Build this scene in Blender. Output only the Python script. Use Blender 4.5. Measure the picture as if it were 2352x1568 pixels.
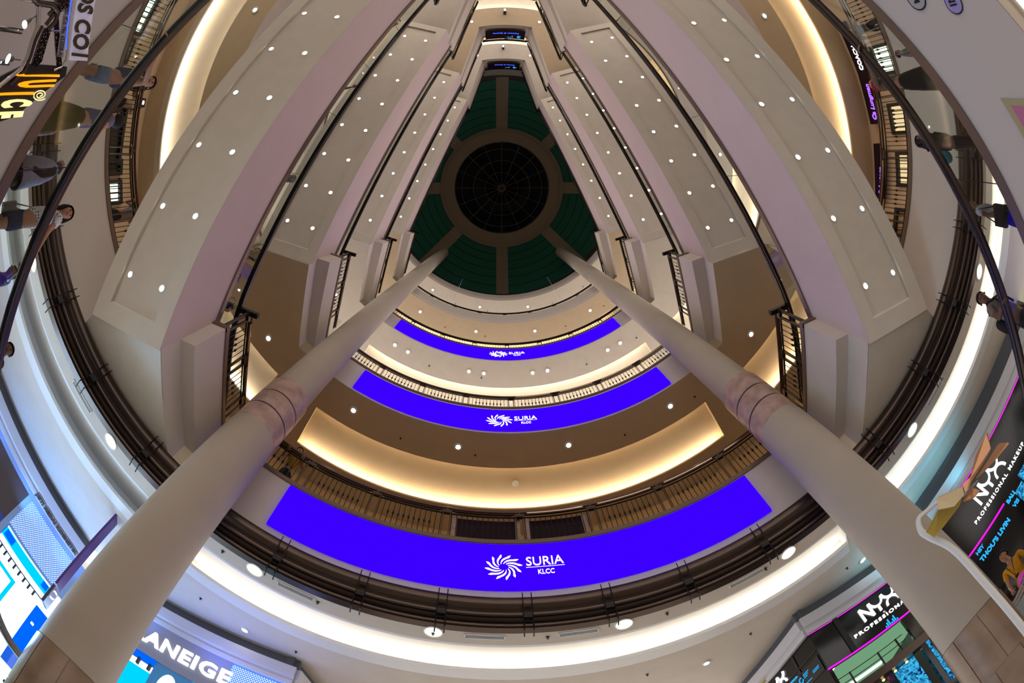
import bpy, bmesh, math, random
from mathutils import Vector, Matrix
random.seed(7)
for _o in list(bpy.data.objects):
    bpy.data.objects.remove(_o)
SC = bpy.context.scene
COL = SC.collection
PI = math.pi
R_ = math.radians

# ------------------------------------------------------------------ camera
CAMPOS = Vector((-0.4, 2.1, 1.5))
def make_camera():
    el, ro, yw = R_(73.106), R_(6.382), R_(6.1352)
    A = Vector((0, math.cos(el), math.sin(el)))
    U = Vector((0, -math.sin(el), math.cos(el)))
    X = Vector((1, 0, 0))
    ir = X * math.cos(ro) - U * math.sin(ro)
    iu = X * math.sin(ro) + U * math.cos(ro)
    c, s = math.cos(yw), math.sin(yw)
    f = lambda v: Vector((c * v.x + s * v.y, -s * v.x + c * v.y, v.z))
    ir, iu, A = f(ir), f(iu), f(A)
    cd = bpy.data.cameras.new('camera')
    cd.type = 'PANO'
    cd.sensor_fit = 'HORIZONTAL'
    cd.sensor_width = 36
    cd.clip_start = 0.05
    cd.clip_end = 300
    try:
        cy = cd if hasattr(cd, 'panorama_type') else cd.cycles
        cy.panorama_type = 'FISHEYE_EQUISOLID'
        cy.fisheye_lens = 16.0
        cy.fisheye_fov = R_(220)
    except Exception as e:
        print('CAM', e)
    o = bpy.data.objects.new('camera', cd)
    COL.objects.link(o)
    m = Matrix(((ir.x, iu.x, -A.x, CAMPOS.x), (ir.y, iu.y, -A.y, CAMPOS.y), (ir.z, iu.z, -A.z, CAMPOS.z), (0, 0, 0, 1)))
    o.matrix_world = m
    SC.camera = o
make_camera()

# ------------------------------------------------------------------ world, exposure
W = bpy.data.worlds.new('world')
SC.world = W
W.use_nodes = True
W.node_tree.nodes['Background'].inputs[0].default_value = (1.0, 0.93, 0.89, 1)
W.node_tree.nodes['Background'].inputs[1].default_value = 1.75
SC.view_settings.view_transform = 'Standard'
SC.view_settings.look = 'None'
SC.view_settings.gamma = 1
SC.view_settings.exposure = 0.0
SC.view_settings.use_curve_mapping = False
SC.cycles.use_denoising = True
SC.cycles.use_adaptive_sampling = True
SC.cycles.adaptive_threshold = .035
SC.cycles.max_bounces = 6
SC.cycles.diffuse_bounces = 3
SC.cycles.glossy_bounces = 3
SC.cycles.transparent_max_bounces = 16
SC.cycles.caustics_reflective = False
SC.cycles.caustics_refractive = False
SC.cycles.sample_clamp_indirect = 4

# ------------------------------------------------------------------ materials
def lin(c):
    return tuple(((v / 255) / 12.92 if v / 255 <= .04045 else ((v / 255 + .055) / 1.055) ** 2.4) for v in c)
def mat(name, rgb, rough=.6, metal=0, emit=None, es=0, noise=0, nscale=6, bump=0, spec=.5):
    m = bpy.data.materials.new(name)
    m.use_nodes = True
    nt = m.node_tree
    b = nt.nodes['Principled BSDF']
    c = lin(rgb) + (1,)
    b.inputs['Base Color'].default_value = c
    b.inputs['Roughness'].default_value = rough
    b.inputs['Metallic'].default_value = metal
    b.inputs['Specular IOR Level'].default_value = spec
    if emit:
        b.inputs['Emission Color'].default_value = lin(emit) + (1,)
        b.inputs['Emission Strength'].default_value = es
    if noise or bump:
        tc = nt.nodes.new('ShaderNodeTexCoord')
        n = nt.nodes.new('ShaderNodeTexNoise')
        n.inputs['Scale'].default_value = nscale
        n.inputs['Detail'].default_value = 6
        nt.links.new(tc.outputs['Object'], n.inputs['Vector'])
        if noise:
            r = nt.nodes.new('ShaderNodeValToRGB')
            r.color_ramp.elements[0].position = .3
            r.color_ramp.elements[1].position = .7
            r.color_ramp.elements[0].color = tuple(v * (1 - noise) for v in c[:3]) + (1,)
            r.color_ramp.elements[1].color = tuple(min(1, v * (1 + noise)) for v in c[:3]) + (1,)
            nt.links.new(n.outputs['Fac'], r.inputs['Fac'])
            nt.links.new(r.outputs['Color'], b.inputs['Base Color'])
        if bump:
            bp = nt.nodes.new('ShaderNodeBump')
            bp.inputs['Strength'].default_value = bump
            bp.inputs['Distance'].default_value = .01
            nt.links.new(n.outputs['Fac'], bp.inputs['Height'])
            nt.links.new(bp.outputs['Normal'], b.inputs['Normal'])
    return m
M = {}
M['soffit'] = mat('ceiling_plaster', (214, 205, 192), .85, noise=.03, nscale=3)
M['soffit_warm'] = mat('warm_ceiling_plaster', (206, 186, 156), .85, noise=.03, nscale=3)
M['fascia'] = mat('fascia_paint', (216, 206, 196), .75, noise=.02, nscale=2)
M['truss'] = mat('mauve_lit_white_paint', (216, 196, 196), .7, noise=.02, nscale=2)  # white side panels with the mauve cast of the light put into the colour
M['column'] = mat('column_paint', (178, 168, 154), .6, noise=.03, nscale=2, bump=.05)
M['stone'] = mat('travertine', (146, 122, 100), .35, noise=.22, nscale=3.2)
M['collar'] = mat('veined_travertine', (176, 148, 140), .4, noise=.28, nscale=4)
M['curb'] = mat('bronze_curb', (120, 100, 84), .4, metal=.3)
M['bronze'] = mat('dark_bronze', (88, 76, 70), .28, metal=.85)
M['bronze_dull'] = mat('dull_dark_bronze', (58, 50, 46), .5, metal=.6)
M['iron'] = mat('black_iron', (30, 26, 26), .45, metal=.5)
M['brass'] = mat('polished_bronze_tube', (190, 165, 135), .22, metal=.95)
M['wood'] = mat('red_brown_wood', (78, 34, 22), .3, noise=.2, nscale=9)
M['rubber'] = mat('black_rubber', (26, 24, 28), .22, spec=.8)
M['deck'] = mat('brushed_bronze_deck', (128, 112, 104), .3, metal=.7)
M['black'] = mat('matt_black', (16, 14, 16), .5)
M['darkpanel'] = mat('dark_sign_panel', (30, 8, 26), .5, spec=.2)
M['slot'] = mat('slate_grey_panel', (88, 90, 96), .6)
M['cornice'] = mat('pale_cornice', (206, 204, 210), .6)
M['floor'] = mat('polished_floor_stone', (205, 190, 170), .3, noise=.1, nscale=1.5)
M['green'] = mat('dome_green_paint', (28, 104, 84), .8)
M['green_line'] = mat('dome_dark_joint', (8, 36, 30), .8)
M['rib'] = mat('dome_rib_plaster', (150, 138, 118), .85)
M['steel'] = mat('grey_steel', (110, 104, 100), .4, metal=.5)
M['night'] = mat('night_glass', (9, 10, 14), .12, spec=.5, noise=.5, nscale=1)
M['white'] = mat('white_paint', (232, 232, 230), .5)
M['lantern_bar'] = mat('lantern_bar_paint', (112, 94, 82), .6)
M['cream'] = mat('copper_blade_glint', (236, 218, 176), .25, metal=.2)  # copper blade whose bright glint is put into the base colour
M['beige'] = mat('beige_gallery_wall', (214, 190, 160), .7, noise=.04, nscale=2)
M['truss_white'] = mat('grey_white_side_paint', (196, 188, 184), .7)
M['chrome'] = mat('chrome', (205, 205, 205), .08, metal=1)
M['grille'] = mat('vent_dark', (60, 58, 60), .6)
M['tan'] = mat('tan_shopfront', (196, 164, 118), .6, noise=.05, nscale=2)
M['copper'] = mat('copper_blade', (190, 140, 100), .28, metal=.55)
M['gold'] = mat('yellow_gold_blade', (200, 180, 90), .35, metal=.3)
M['magenta_p'] = mat('magenta_board', (150, 20, 110), .5)
M['pinkframe'] = mat('pink_board', (186, 110, 150), .6)
M['olive'] = mat('olive_frame', (168, 158, 118), .6)
def emat(name, rgb, s):
    m = bpy.data.materials.new(name)
    m.use_nodes = True
    nt = m.node_tree
    nt.nodes.remove(nt.nodes['Principled BSDF'])
    e = nt.nodes.new('ShaderNodeEmission')
    e.inputs[0].default_value = lin(rgb) + (1,)
    e.inputs[1].default_value = s
    nt.links.new(e.outputs[0], nt.nodes['Material Output'].inputs[0])
    return m
M['e_cove'] = emat('cove_tube', (255, 236, 205), 26)
M['e_cove0'] = emat('concourse_cove_tube', (255, 240, 220), 9)
M['e_cove_dim'] = emat('dim_cove_tube', (255, 226, 185), 9)
M['e_lamp'] = emat('downlight_lens', (255, 240, 215), 30)
M['e_cool'] = emat('cool_lens', (255, 255, 250), 22)
M['e_panel'] = emat('round_panel_light', (255, 250, 215), 1.6)
M['e_led'] = emat('led_violet_blue', (60, 0, 255), 1.0)
M['e_white'] = emat('lit_white', (255, 255, 255), 1.5)
M['e_whitehot'] = emat('shop_white_light', (225, 250, 255), 2.2)
M['e_blue'] = emat('lit_blue', (0, 105, 255), 1.0)
M['e_cyan'] = emat('lit_cyan', (0, 215, 255), 1.0)
M['e_magenta'] = emat('magenta_neon', (255, 20, 240), 1.6)
M['e_green'] = emat('pale_green_light', (125, 175, 135), .8)
M['e_greenhot'] = emat('mint_tube', (215, 255, 240), 3)
M['e_orange'] = emat('orange_sign_light', (255, 150, 20), 1.6)
M['e_cream'] = emat('cream_sign_light', (255, 225, 150), 1.5)
M['e_window'] = emat('warm_shop_window', (255, 225, 170), .9)
M['e_winwhite'] = emat('bright_shop_window', (240, 255, 225), 2.0)
M['e_tablet'] = emat('tablet_screen', (210, 255, 235), 2.0)
M['e_signblue'] = emat('sign_blue_light', (60, 90, 255), 2.0)
M['e_signcyan'] = emat('sign_cyan_light', (40, 160, 230), 1.5)
M['e_violet'] = emat('violet_letter_light', (150, 90, 255), 2.0)
def glassmat():
    m = bpy.data.materials.new('balustrade_glass')
    m.use_nodes = True
    nt = m.node_tree
    nt.nodes.remove(nt.nodes['Principled BSDF'])
    t = nt.nodes.new('ShaderNodeBsdfTransparent')
    t.inputs[0].default_value = (.90, .93, .91, 1)
    g = nt.nodes.new('ShaderNodeBsdfGlossy')
    g.inputs['Roughness'].default_value = .03
    mx = nt.nodes.new('ShaderNodeMixShader')
    mx.inputs[0].default_value = .045
    nt.links.new(t.outputs[0], mx.inputs[1])
    nt.links.new(g.outputs[0], mx.inputs[2])
    nt.links.new(mx.outputs[0], nt.nodes['Material Output'].inputs[0])
    return m
M['glass'] = glassmat()
M['dots'] = mat('pale_blue_sheet', (96, 150, 215), .5, emit=(60, 120, 215), es=.55)
M['e_dots'] = emat('backlit_hole', (225, 238, 255), 1.4)
def posterm():
    m = bpy.data.materials.new('swirl_blue_screen')
    m.use_nodes = True
    nt = m.node_tree
    nt.nodes.remove(nt.nodes['Principled BSDF'])
    tc = nt.nodes.new('ShaderNodeTexCoord')
    n = nt.nodes.new('ShaderNodeTexNoise')
    n.inputs['Scale'].default_value = 7
    n.inputs['Distortion'].default_value = 2.5
    r = nt.nodes.new('ShaderNodeValToRGB')
    r.color_ramp.elements[0].color = lin((0, 20, 90)) + (1,)
    r.color_ramp.elements[1].color = lin((70, 200, 255)) + (1,)
    r.color_ramp.elements[0].position = .35
    r.color_ramp.elements[1].position = .65
    e = nt.nodes.new('ShaderNodeEmission')
    e.inputs[1].default_value = 1.0
    nt.links.new(tc.outputs['Object'], n.inputs['Vector'])
    nt.links.new(n.outputs['Fac'], r.inputs['Fac'])
    nt.links.new(r.outputs['Color'], e.inputs[0])
    nt.links.new(e.outputs[0], nt.nodes['Material Output'].inputs[0])
    return m
M['bluescreen'] = posterm()
def crystal():
    m = bpy.data.materials.new('glitter_strands')
    m.use_nodes = True
    nt = m.node_tree
    b = nt.nodes['Principled BSDF']
    tc = nt.nodes.new('ShaderNodeTexCoord')
    v = nt.nodes.new('ShaderNodeTexVoronoi')
    v.inputs['Scale'].default_value = 60
    r = nt.nodes.new('ShaderNodeValToRGB')
    r.color_ramp.elements[0].color = (1, .85, .7, 1)
    r.color_ramp.elements[0].position = .05
    r.color_ramp.elements[1].color = (.03, .02, .02, 1)
    r.color_ramp.elements[1].position = .35
    nt.links.new(tc.outputs['Object'], v.inputs['Vector'])
    nt.links.new(v.outputs['Distance'], r.inputs['Fac'])
    nt.links.new(r.outputs['Color'], b.inputs['Base Color'])
    b.inputs['Metallic'].default_value = .9
    b.inputs['Roughness'].default_value = .15
    return m
M['crystal'] = crystal()

# ------------------------------------------------------------------ mesh helpers
class MB:
    def __init__(s):
        s.v = []; s.f = []
    def add(s, vs, fs):
        o = len(s.v)
        s.v += [tuple(v) for v in vs]
        s.f += [tuple(i + o for i in f) for f in fs]
        return s
    def box(s, c, d, X=(1, 0, 0), Y=(0, 1, 0), Z=(0, 0, 1)):
        c = Vector(c); X = Vector(X) * d[0] / 2; Y = Vector(Y) * d[1] / 2; Z = Vector(Z) * d[2] / 2
        vs = [c + a * X + b * Y + e * Z for e in (-1, 1) for b in (-1, 1) for a in (-1, 1)]
        return s.add(vs, [(0, 2, 3, 1), (4, 5, 7, 6), (0, 1, 5, 4), (2, 6, 7, 3), (0, 4, 6, 2), (1, 3, 7, 5)])
    def sweep(s, path, prof, closed=False, caps=True, pclosed=True):
        """prof: list of (a,b) offsets; a along side vector, b along up vector, for each path point (pos, side, up)"""
        n = len(prof); o = len(s.v)
        for (p, a, b) in path:
            for (x, y) in prof:
                s.v.append(tuple(Vector(p) + Vector(a) * x + Vector(b) * y))
        m = len(path)
        for i in range(m if closed else m - 1):
            j = (i + 1) % m
            for k in range(n if pclosed else n - 1):
                l = (k + 1) % n
                s.f.append((o + i * n + k, o + i * n + l, o + j * n + l, o + j * n + k))
        if caps and not closed and pclosed:
            s.f.append(tuple(o + k for k in range(n))[::-1])
            s.f.append(tuple(o + (m - 1) * n + k for k in range(n)))
        return s
    def tube(s, pts, r, n=8, caps=True, rr=None):
        pts = [Vector(p) for p in pts]; path = []
        up = None
        for i, p in enumerate(pts):
            t = (pts[min(i + 1, len(pts) - 1)] - pts[max(i - 1, 0)])
            t = t.normalized() if t.length > 1e-9 else Vector((0, 0, 1))
            if up is None:
                up = Vector((0, 0, 1)) if abs(t.z) < .9 else Vector((1, 0, 0))
            a = t.cross(up)
            if a.length < 1e-6: a = t.cross(Vector((1, 0, 0)))
            a.normalize(); b = a.cross(t).normalized(); up = b
            k = rr[i] if rr else r
            path.append((p, a * k, b * k))
        prof = [(math.cos(2 * PI * k / n), math.sin(2 * PI * k / n)) for k in range(n)]
        return s.sweep(path, prof, caps=caps)
    def lathe(s, c, prof, n=24, axis=(0, 0, 1), closed=False):
        ax = Vector(axis).normalized()
        a = ax.orthogonal().normalized(); b = ax.cross(a)
        o = len(s.v); c = Vector(c); m = len(prof)
        for i in range(n):
            t = 2 * PI * i / n
            d = a * math.cos(t) + b * math.sin(t)
            for (r, z) in prof:
                s.v.append(tuple(c + d * r + ax * z))
        for i in range(n):
            j = (i + 1) % n
            for k in range(m if closed else m - 1):
                l = (k + 1) % m
                s.f.append((o + i * m + k, o + j * m + k, o + j * m + l, o + i * m + l))
        return s
    def sphere(s, c, r, n=10, sc=(1, 1, 1)):
        o = len(s.v); c = Vector(c)
        m = n // 2 + 1
        for i in range(m + 1):
            ph = PI * i / m
            for j in range(n):
                th = 2 * PI * j / n
                s.v.append((c.x + r * sc[0] * math.sin(ph) * math.cos(th), c.y + r * sc[1] * math.sin(ph) * math.sin(th), c.z + r * sc[2] * math.cos(ph)))
        for i in range(m):
            for j in range(n):
                k = (j + 1) % n
                s.f.append((o + i * n + j, o + (i + 1) * n + j, o + (i + 1) * n + k, o + i * n + k))
        return s
    def prism(s, poly, fn, d0, d1):
        """poly in 2D, fn(u,v,d)->world; extruded between depth d0 and d1"""
        n = len(poly)
        vs = [fn(u, v, d0) for u, v in poly] + [fn(u, v, d1) for u, v in poly]
        fs = [tuple(range(n))[::-1], tuple(range(n, 2 * n))] + [(i, (i + 1) % n, (i + 1) % n + n, i + n) for i in range(n)]
        return s.add(vs, fs)
    def build(s, name, material, parent=None, smooth=False, origin=None):
        me = bpy.data.meshes.new(name)
        vs = s.v
        if origin is not None:
            ox, oy, oz = origin
            vs = [(x - ox, y - oy, z - oz) for x, y, z in vs]
        me.from_pydata(vs, [], s.f)
        me.update()
        bm = bmesh.new(); bm.from_mesh(me)
        bmesh.ops.recalc_face_normals(bm, faces=bm.faces)
        bm.to_mesh(me); bm.free()
        if material: me.materials.append(material)
        if smooth:
            me.polygons.foreach_set('use_smooth', [True] * len(me.polygons))
            try: me.set_sharp_from_angle(angle=R_(38))
            except Exception: pass
        o = bpy.data.objects.new(name, me)
        COL.objects.link(o)
        if origin is not None: o.location = origin
        if parent is not None:
            o.parent = parent
            if origin is None:
                o.matrix_parent_inverse = Matrix.Translation(-Vector(parent.location))
            else:
                o.location = Vector(origin) - Vector(parent.location)
        return o
def islands(mb):
    par = list(range(len(mb.v)))
    def find(a):
        while par[a] != a:
            par[a] = par[par[a]]; a = par[a]
        return a
    for f in mb.f:
        r = find(f[0])
        for i in f[1:]: par[find(i)] = r
    out = {}
    for f in mb.f: out.setdefault(find(f[0]), []).append(f)
    res = []
    for fs in out.values():
        idx = sorted({i for f in fs for i in f}); mp = {a: b for b, a in enumerate(idx)}
        m = MB(); m.v = [mb.v[i] for i in idx]; m.f = [tuple(mp[i] for i in f) for f in fs]; res.append(m)
    return res
def build_each(mb, name, material, parent, smooth=False):
    return [m.build(name, material, parent, smooth) for m in islands(mb)]
def tag(o, label=None, cat=None, group=None, kind=None):
    if label: o['label'] = label
    if cat: o['category'] = cat
    if group: o['group'] = group
    if kind: o['kind'] = kind
    return o
def struct(o, label=None):
    o['kind'] = 'structure'
    if label: o['label'] = label
    return o
def empty(name, loc, label=None, cat=None, group=None):
    o = bpy.data.objects.new(name, None)
    o.location = loc
    o.empty_display_size = .1
    COL.objects.link(o)
    return tag(o, label, cat, group)
ORD = ['nearest the centre', 'second from the centre', 'third from the centre', 'fourth from the centre', 'fifth from the centre', 'sixth from the centre', 'seventh from the centre', 'eighth from the centre', 'ninth from the centre', 'tenth from the centre']
def PO(R, az, z=0, c=(0, 0)):
    a = R_(az)
    return Vector((c[0] + R * math.sin(a), c[1] + R * math.cos(a), z))
C1 = (0.0, -0.29)
def arc(mb, prof, az0, az1, c=(0, 0), step=1.5, pclosed=True, caps=True):
    n = max(2, int(abs(az1 - az0) / step) + 1)
    full = abs(abs(az1 - az0) - 360) < 1e-6
    path = []
    for i in range(n + (0 if full else 1)):
        az = R_(az0 + (az1 - az0) * i / n)
        path.append((Vector((c[0], c[1], 0)), Vector((math.sin(az), math.cos(az), 0)), Vector((0, 0, 1))))
    mb.sweep(path, prof, closed=full, caps=caps, pclosed=pclosed)
    return mb
def text_geo(txt, size=1.0, bold=0.0, align='LEFT', spacing=1.0, shear=0):
    cu = bpy.data.curves.new('t', 'FONT')
    cu.body = txt; cu.size = size; cu.offset = bold; cu.align_x = align; cu.space_character = spacing; cu.shear = shear
    cu.resolution_u = 3
    o = bpy.data.objects.new('t', cu)
    COL.objects.link(o)
    dg = bpy.context.evaluated_depsgraph_get()
    me = o.evaluated_get(dg).to_mesh()
    vs = [(v.co.x, v.co.y) for v in me.vertices]
    fs = [tuple(p.vertices) for p in me.polygons]
    ed = {}
    for f in fs:
        for i in range(len(f)):
            a, b = f[i], f[(i + 1) % len(f)]
            ed[(a, b)] = 1
    bnd = [(a, b) for (a, b) in ed if (b, a) not in ed]
    o.to_mesh_clear() if False else None
    bpy.data.objects.remove(o); bpy.data.curves.remove(cu)
    return vs, fs, bnd
def put_text(mb, txt, fn, size, at=(0, 0), depth=.02, **kw):
    vs, fs, bnd = text_geo(txt, size, **kw)
    n = len(vs)
    V3 = [fn(at[0] + x, at[1] + y, depth) for x, y in vs] + [fn(at[0] + x, at[1] + y, 0) for x, y in vs]
    F = list(fs) + [(a, b, b + n, a + n) for a, b in bnd]
    mb.add(V3, F)
    return max(v[0] for v in vs) if vs else 0
def cylfn(R, az0, z0, c=(0, 0)):
    def f(u, v, d):
        az = R_(az0) + u / R
        return (c[0] + (R - d) * math.sin(az), c[1] + (R - d) * math.cos(az), z0 + v)
    return f
def planefn(A, B, z0=0):
    """u along A->B, v up, d towards the atrium centre"""
    A = Vector((A[0], A[1], 0)); B = Vector((B[0], B[1], 0)); u = (B - A).normalized(); n = Vector((-u.y, u.x, 0))
    if n.dot(-A) < 0: n = -n
    return lambda a, v, d: tuple(A + u * a + n * d + Vector((0, 0, z0 + v)))
# ------------------------------------------------------------------ the building shell
ZB = {1: 8.04, 2: 13.99, 3: 19.94, 4: 25.86, 5: 31.72}      # finished floor of each gallery
ZS = {1: 6.50, 2: 12.42, 3: 18.36, 4: 24.28, 5: 30.14}      # underside of each gallery slab
U20 = Vector((math.sin(R_(20)), -math.cos(R_(20)), 0))
W20 = Vector((math.cos(R_(20)), math.sin(R_(20)), 0))
T30 = math.tan(PI / 6)
ROUT = 13.0
def rc(k): return 8.38 if k == 1 else 8.0
def cc(k): return C1 if k == 1 else (0, 0)
def circ_pt(k, az):
    """point of the circular slab edge at azimuth az as seen from the origin"""
    d = Vector((math.sin(R_(az)), math.cos(R_(az)), 0)); c = Vector((cc(k)[0], cc(k)[1], 0))
    b = d.dot(c); q = b * b - c.dot(c) + rc(k) ** 2
    return d * (b + math.sqrt(q))
def azof(p): return math.degrees(math.atan2(p[0], p[1]))
PEa = Vector((-6.2, 2.1, 0))
def landings(k):
    a = PEa + U20 * -1.22 + W20 * 1.62 if k == 1 else Vector((-4.87, 3.33, 0))
    lo = (circ_pt(k, -44.5), a, a - W20 * 2.12) if k <= 4 else None
    b = Vector((-2.22, -4.81, 0))
    hi = (b - W20 * 1.83, b, circ_pt(k, -171.4))
    return lo, hi
TK = {1: -1.22, 2: -.80, 3: -.80, 4: -.80}
PE = Vector((-6.2, 2.1, 0))
def landings_low(k):
    lo = (circ_pt(k, -46.6), PE + U20 * TK[k] + W20 * 1.30, PE + U20 * TK[k] - W20 * .53) if k <= 4 else None
    hi = (PE + U20 * 7.96 - W20 * .53, PE + U20 * 7.96 + W20 * 1.30, circ_pt(k, -170.2))
    return lo, hi
BRK = [-37.3, -46.5, -130.0, -148.0]
def left_path(k, low=False):
    lo, hi = landings_low(k) if low else landings(k)
    pts = []
    def arcp(a0, a1):
        n = max(1, int(abs(a1 - a0) / 1.5))
        for i in range(n + 1):
            pts.append(circ_pt(k, a0 + (a1 - a0) * i / n))
    if lo:
        arcp(0, azof(lo[0])); pts.append(lo[1]); pts.append(lo[2]); s = azof(lo[2])
        arcp(s, azof(hi[0]))
    else:
        arcp(0, azof(hi[0]))
    pts.append(hi[0]); pts.append(hi[1])
    arcp(azof(hi[2]), -180)
    out = [pts[0]]
    for p in pts[1:]:
        q = out[-1]
        if (p - q).length < 1e-5: continue
        a0, a1 = azof(q), azof(p)
        if a1 > 170: a1 -= 360
        cuts = []
        if abs(a1 - a0) > 1e-3:
            cand = BRK + ([q_ for q_ in range(-179, 0, 2)] if abs(a1 - a0) > 2.2 else [])
            for b_ in sorted(cand, reverse=True):
                if min(a0, a1) + 1e-3 < b_ < max(a0, a1) - 1e-3:
                    d = Vector((math.sin(R_(b_)), math.cos(R_(b_)), 0)); e = p - q
                    den = d.x * e.y - d.y * e.x
                    t = (q.x * e.y - q.y * e.x) / den
                    cuts.append(d * t)
        out += cuts + [p]
    return out
def coves(az):
    a = abs(az)
    return a < 37.3 or 46.5 < a < 130 or a > 148
RC0, RC1 = 9.12, 10.9
def offset(path, d):
    """move an open polyline sideways by d (to its left when walking)"""
    out = []
    for i, p in enumerate(path):
        a = path[max(i - 1, 0)]; b = path[min(i + 1, len(path) - 1)]
        t1 = (p - a).normalized() if i > 0 else (b - p).normalized()
        t2 = (b - p).normalized() if i < len(path) - 1 else t1
        n1 = Vector((-t1.y, t1.x, 0)); n2 = Vector((-t2.y, t2.x, 0))
        n = (n1 + n2)
        if n.length < 1e-6: n = n1
        n.normalize()
        k = max(.35, n.dot(n1))
        out.append(p + n * d / k)
    return out
def mirror(path): return [Vector((-p.x, p.y, p.z)) for p in path]
def poly_sweep(mb, path, prof, z=0, outsign=1, caps=True, pclosed=True):
    """profile (a,b): a = outwards from the opening, b = up"""
    n = len(path); P = []
    for i, p in enumerate(path):
        a = path[max(i - 1, 0)]; b = path[min(i + 1, n - 1)]
        t1 = (p - a).normalized() if i > 0 else (b - p).normalized()
        t2 = (b - p).normalized() if i < n - 1 else t1
        n1 = Vector((t1.y, -t1.x, 0)); n2 = Vector((t2.y, -t2.x, 0))
        m = (n1 + n2)
        if m.length < 1e-6: m = n1
        m.normalize(); k = max(.4, m.dot(n1))
        P.append((Vector((p.x, p.y, z)), m * (outsign / k), Vector((0, 0, 1))))
    return mb.sweep(P, prof, caps=caps, pclosed=pclosed)
def side_name(s): return 'left' if s < 0 else 'right'

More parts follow.
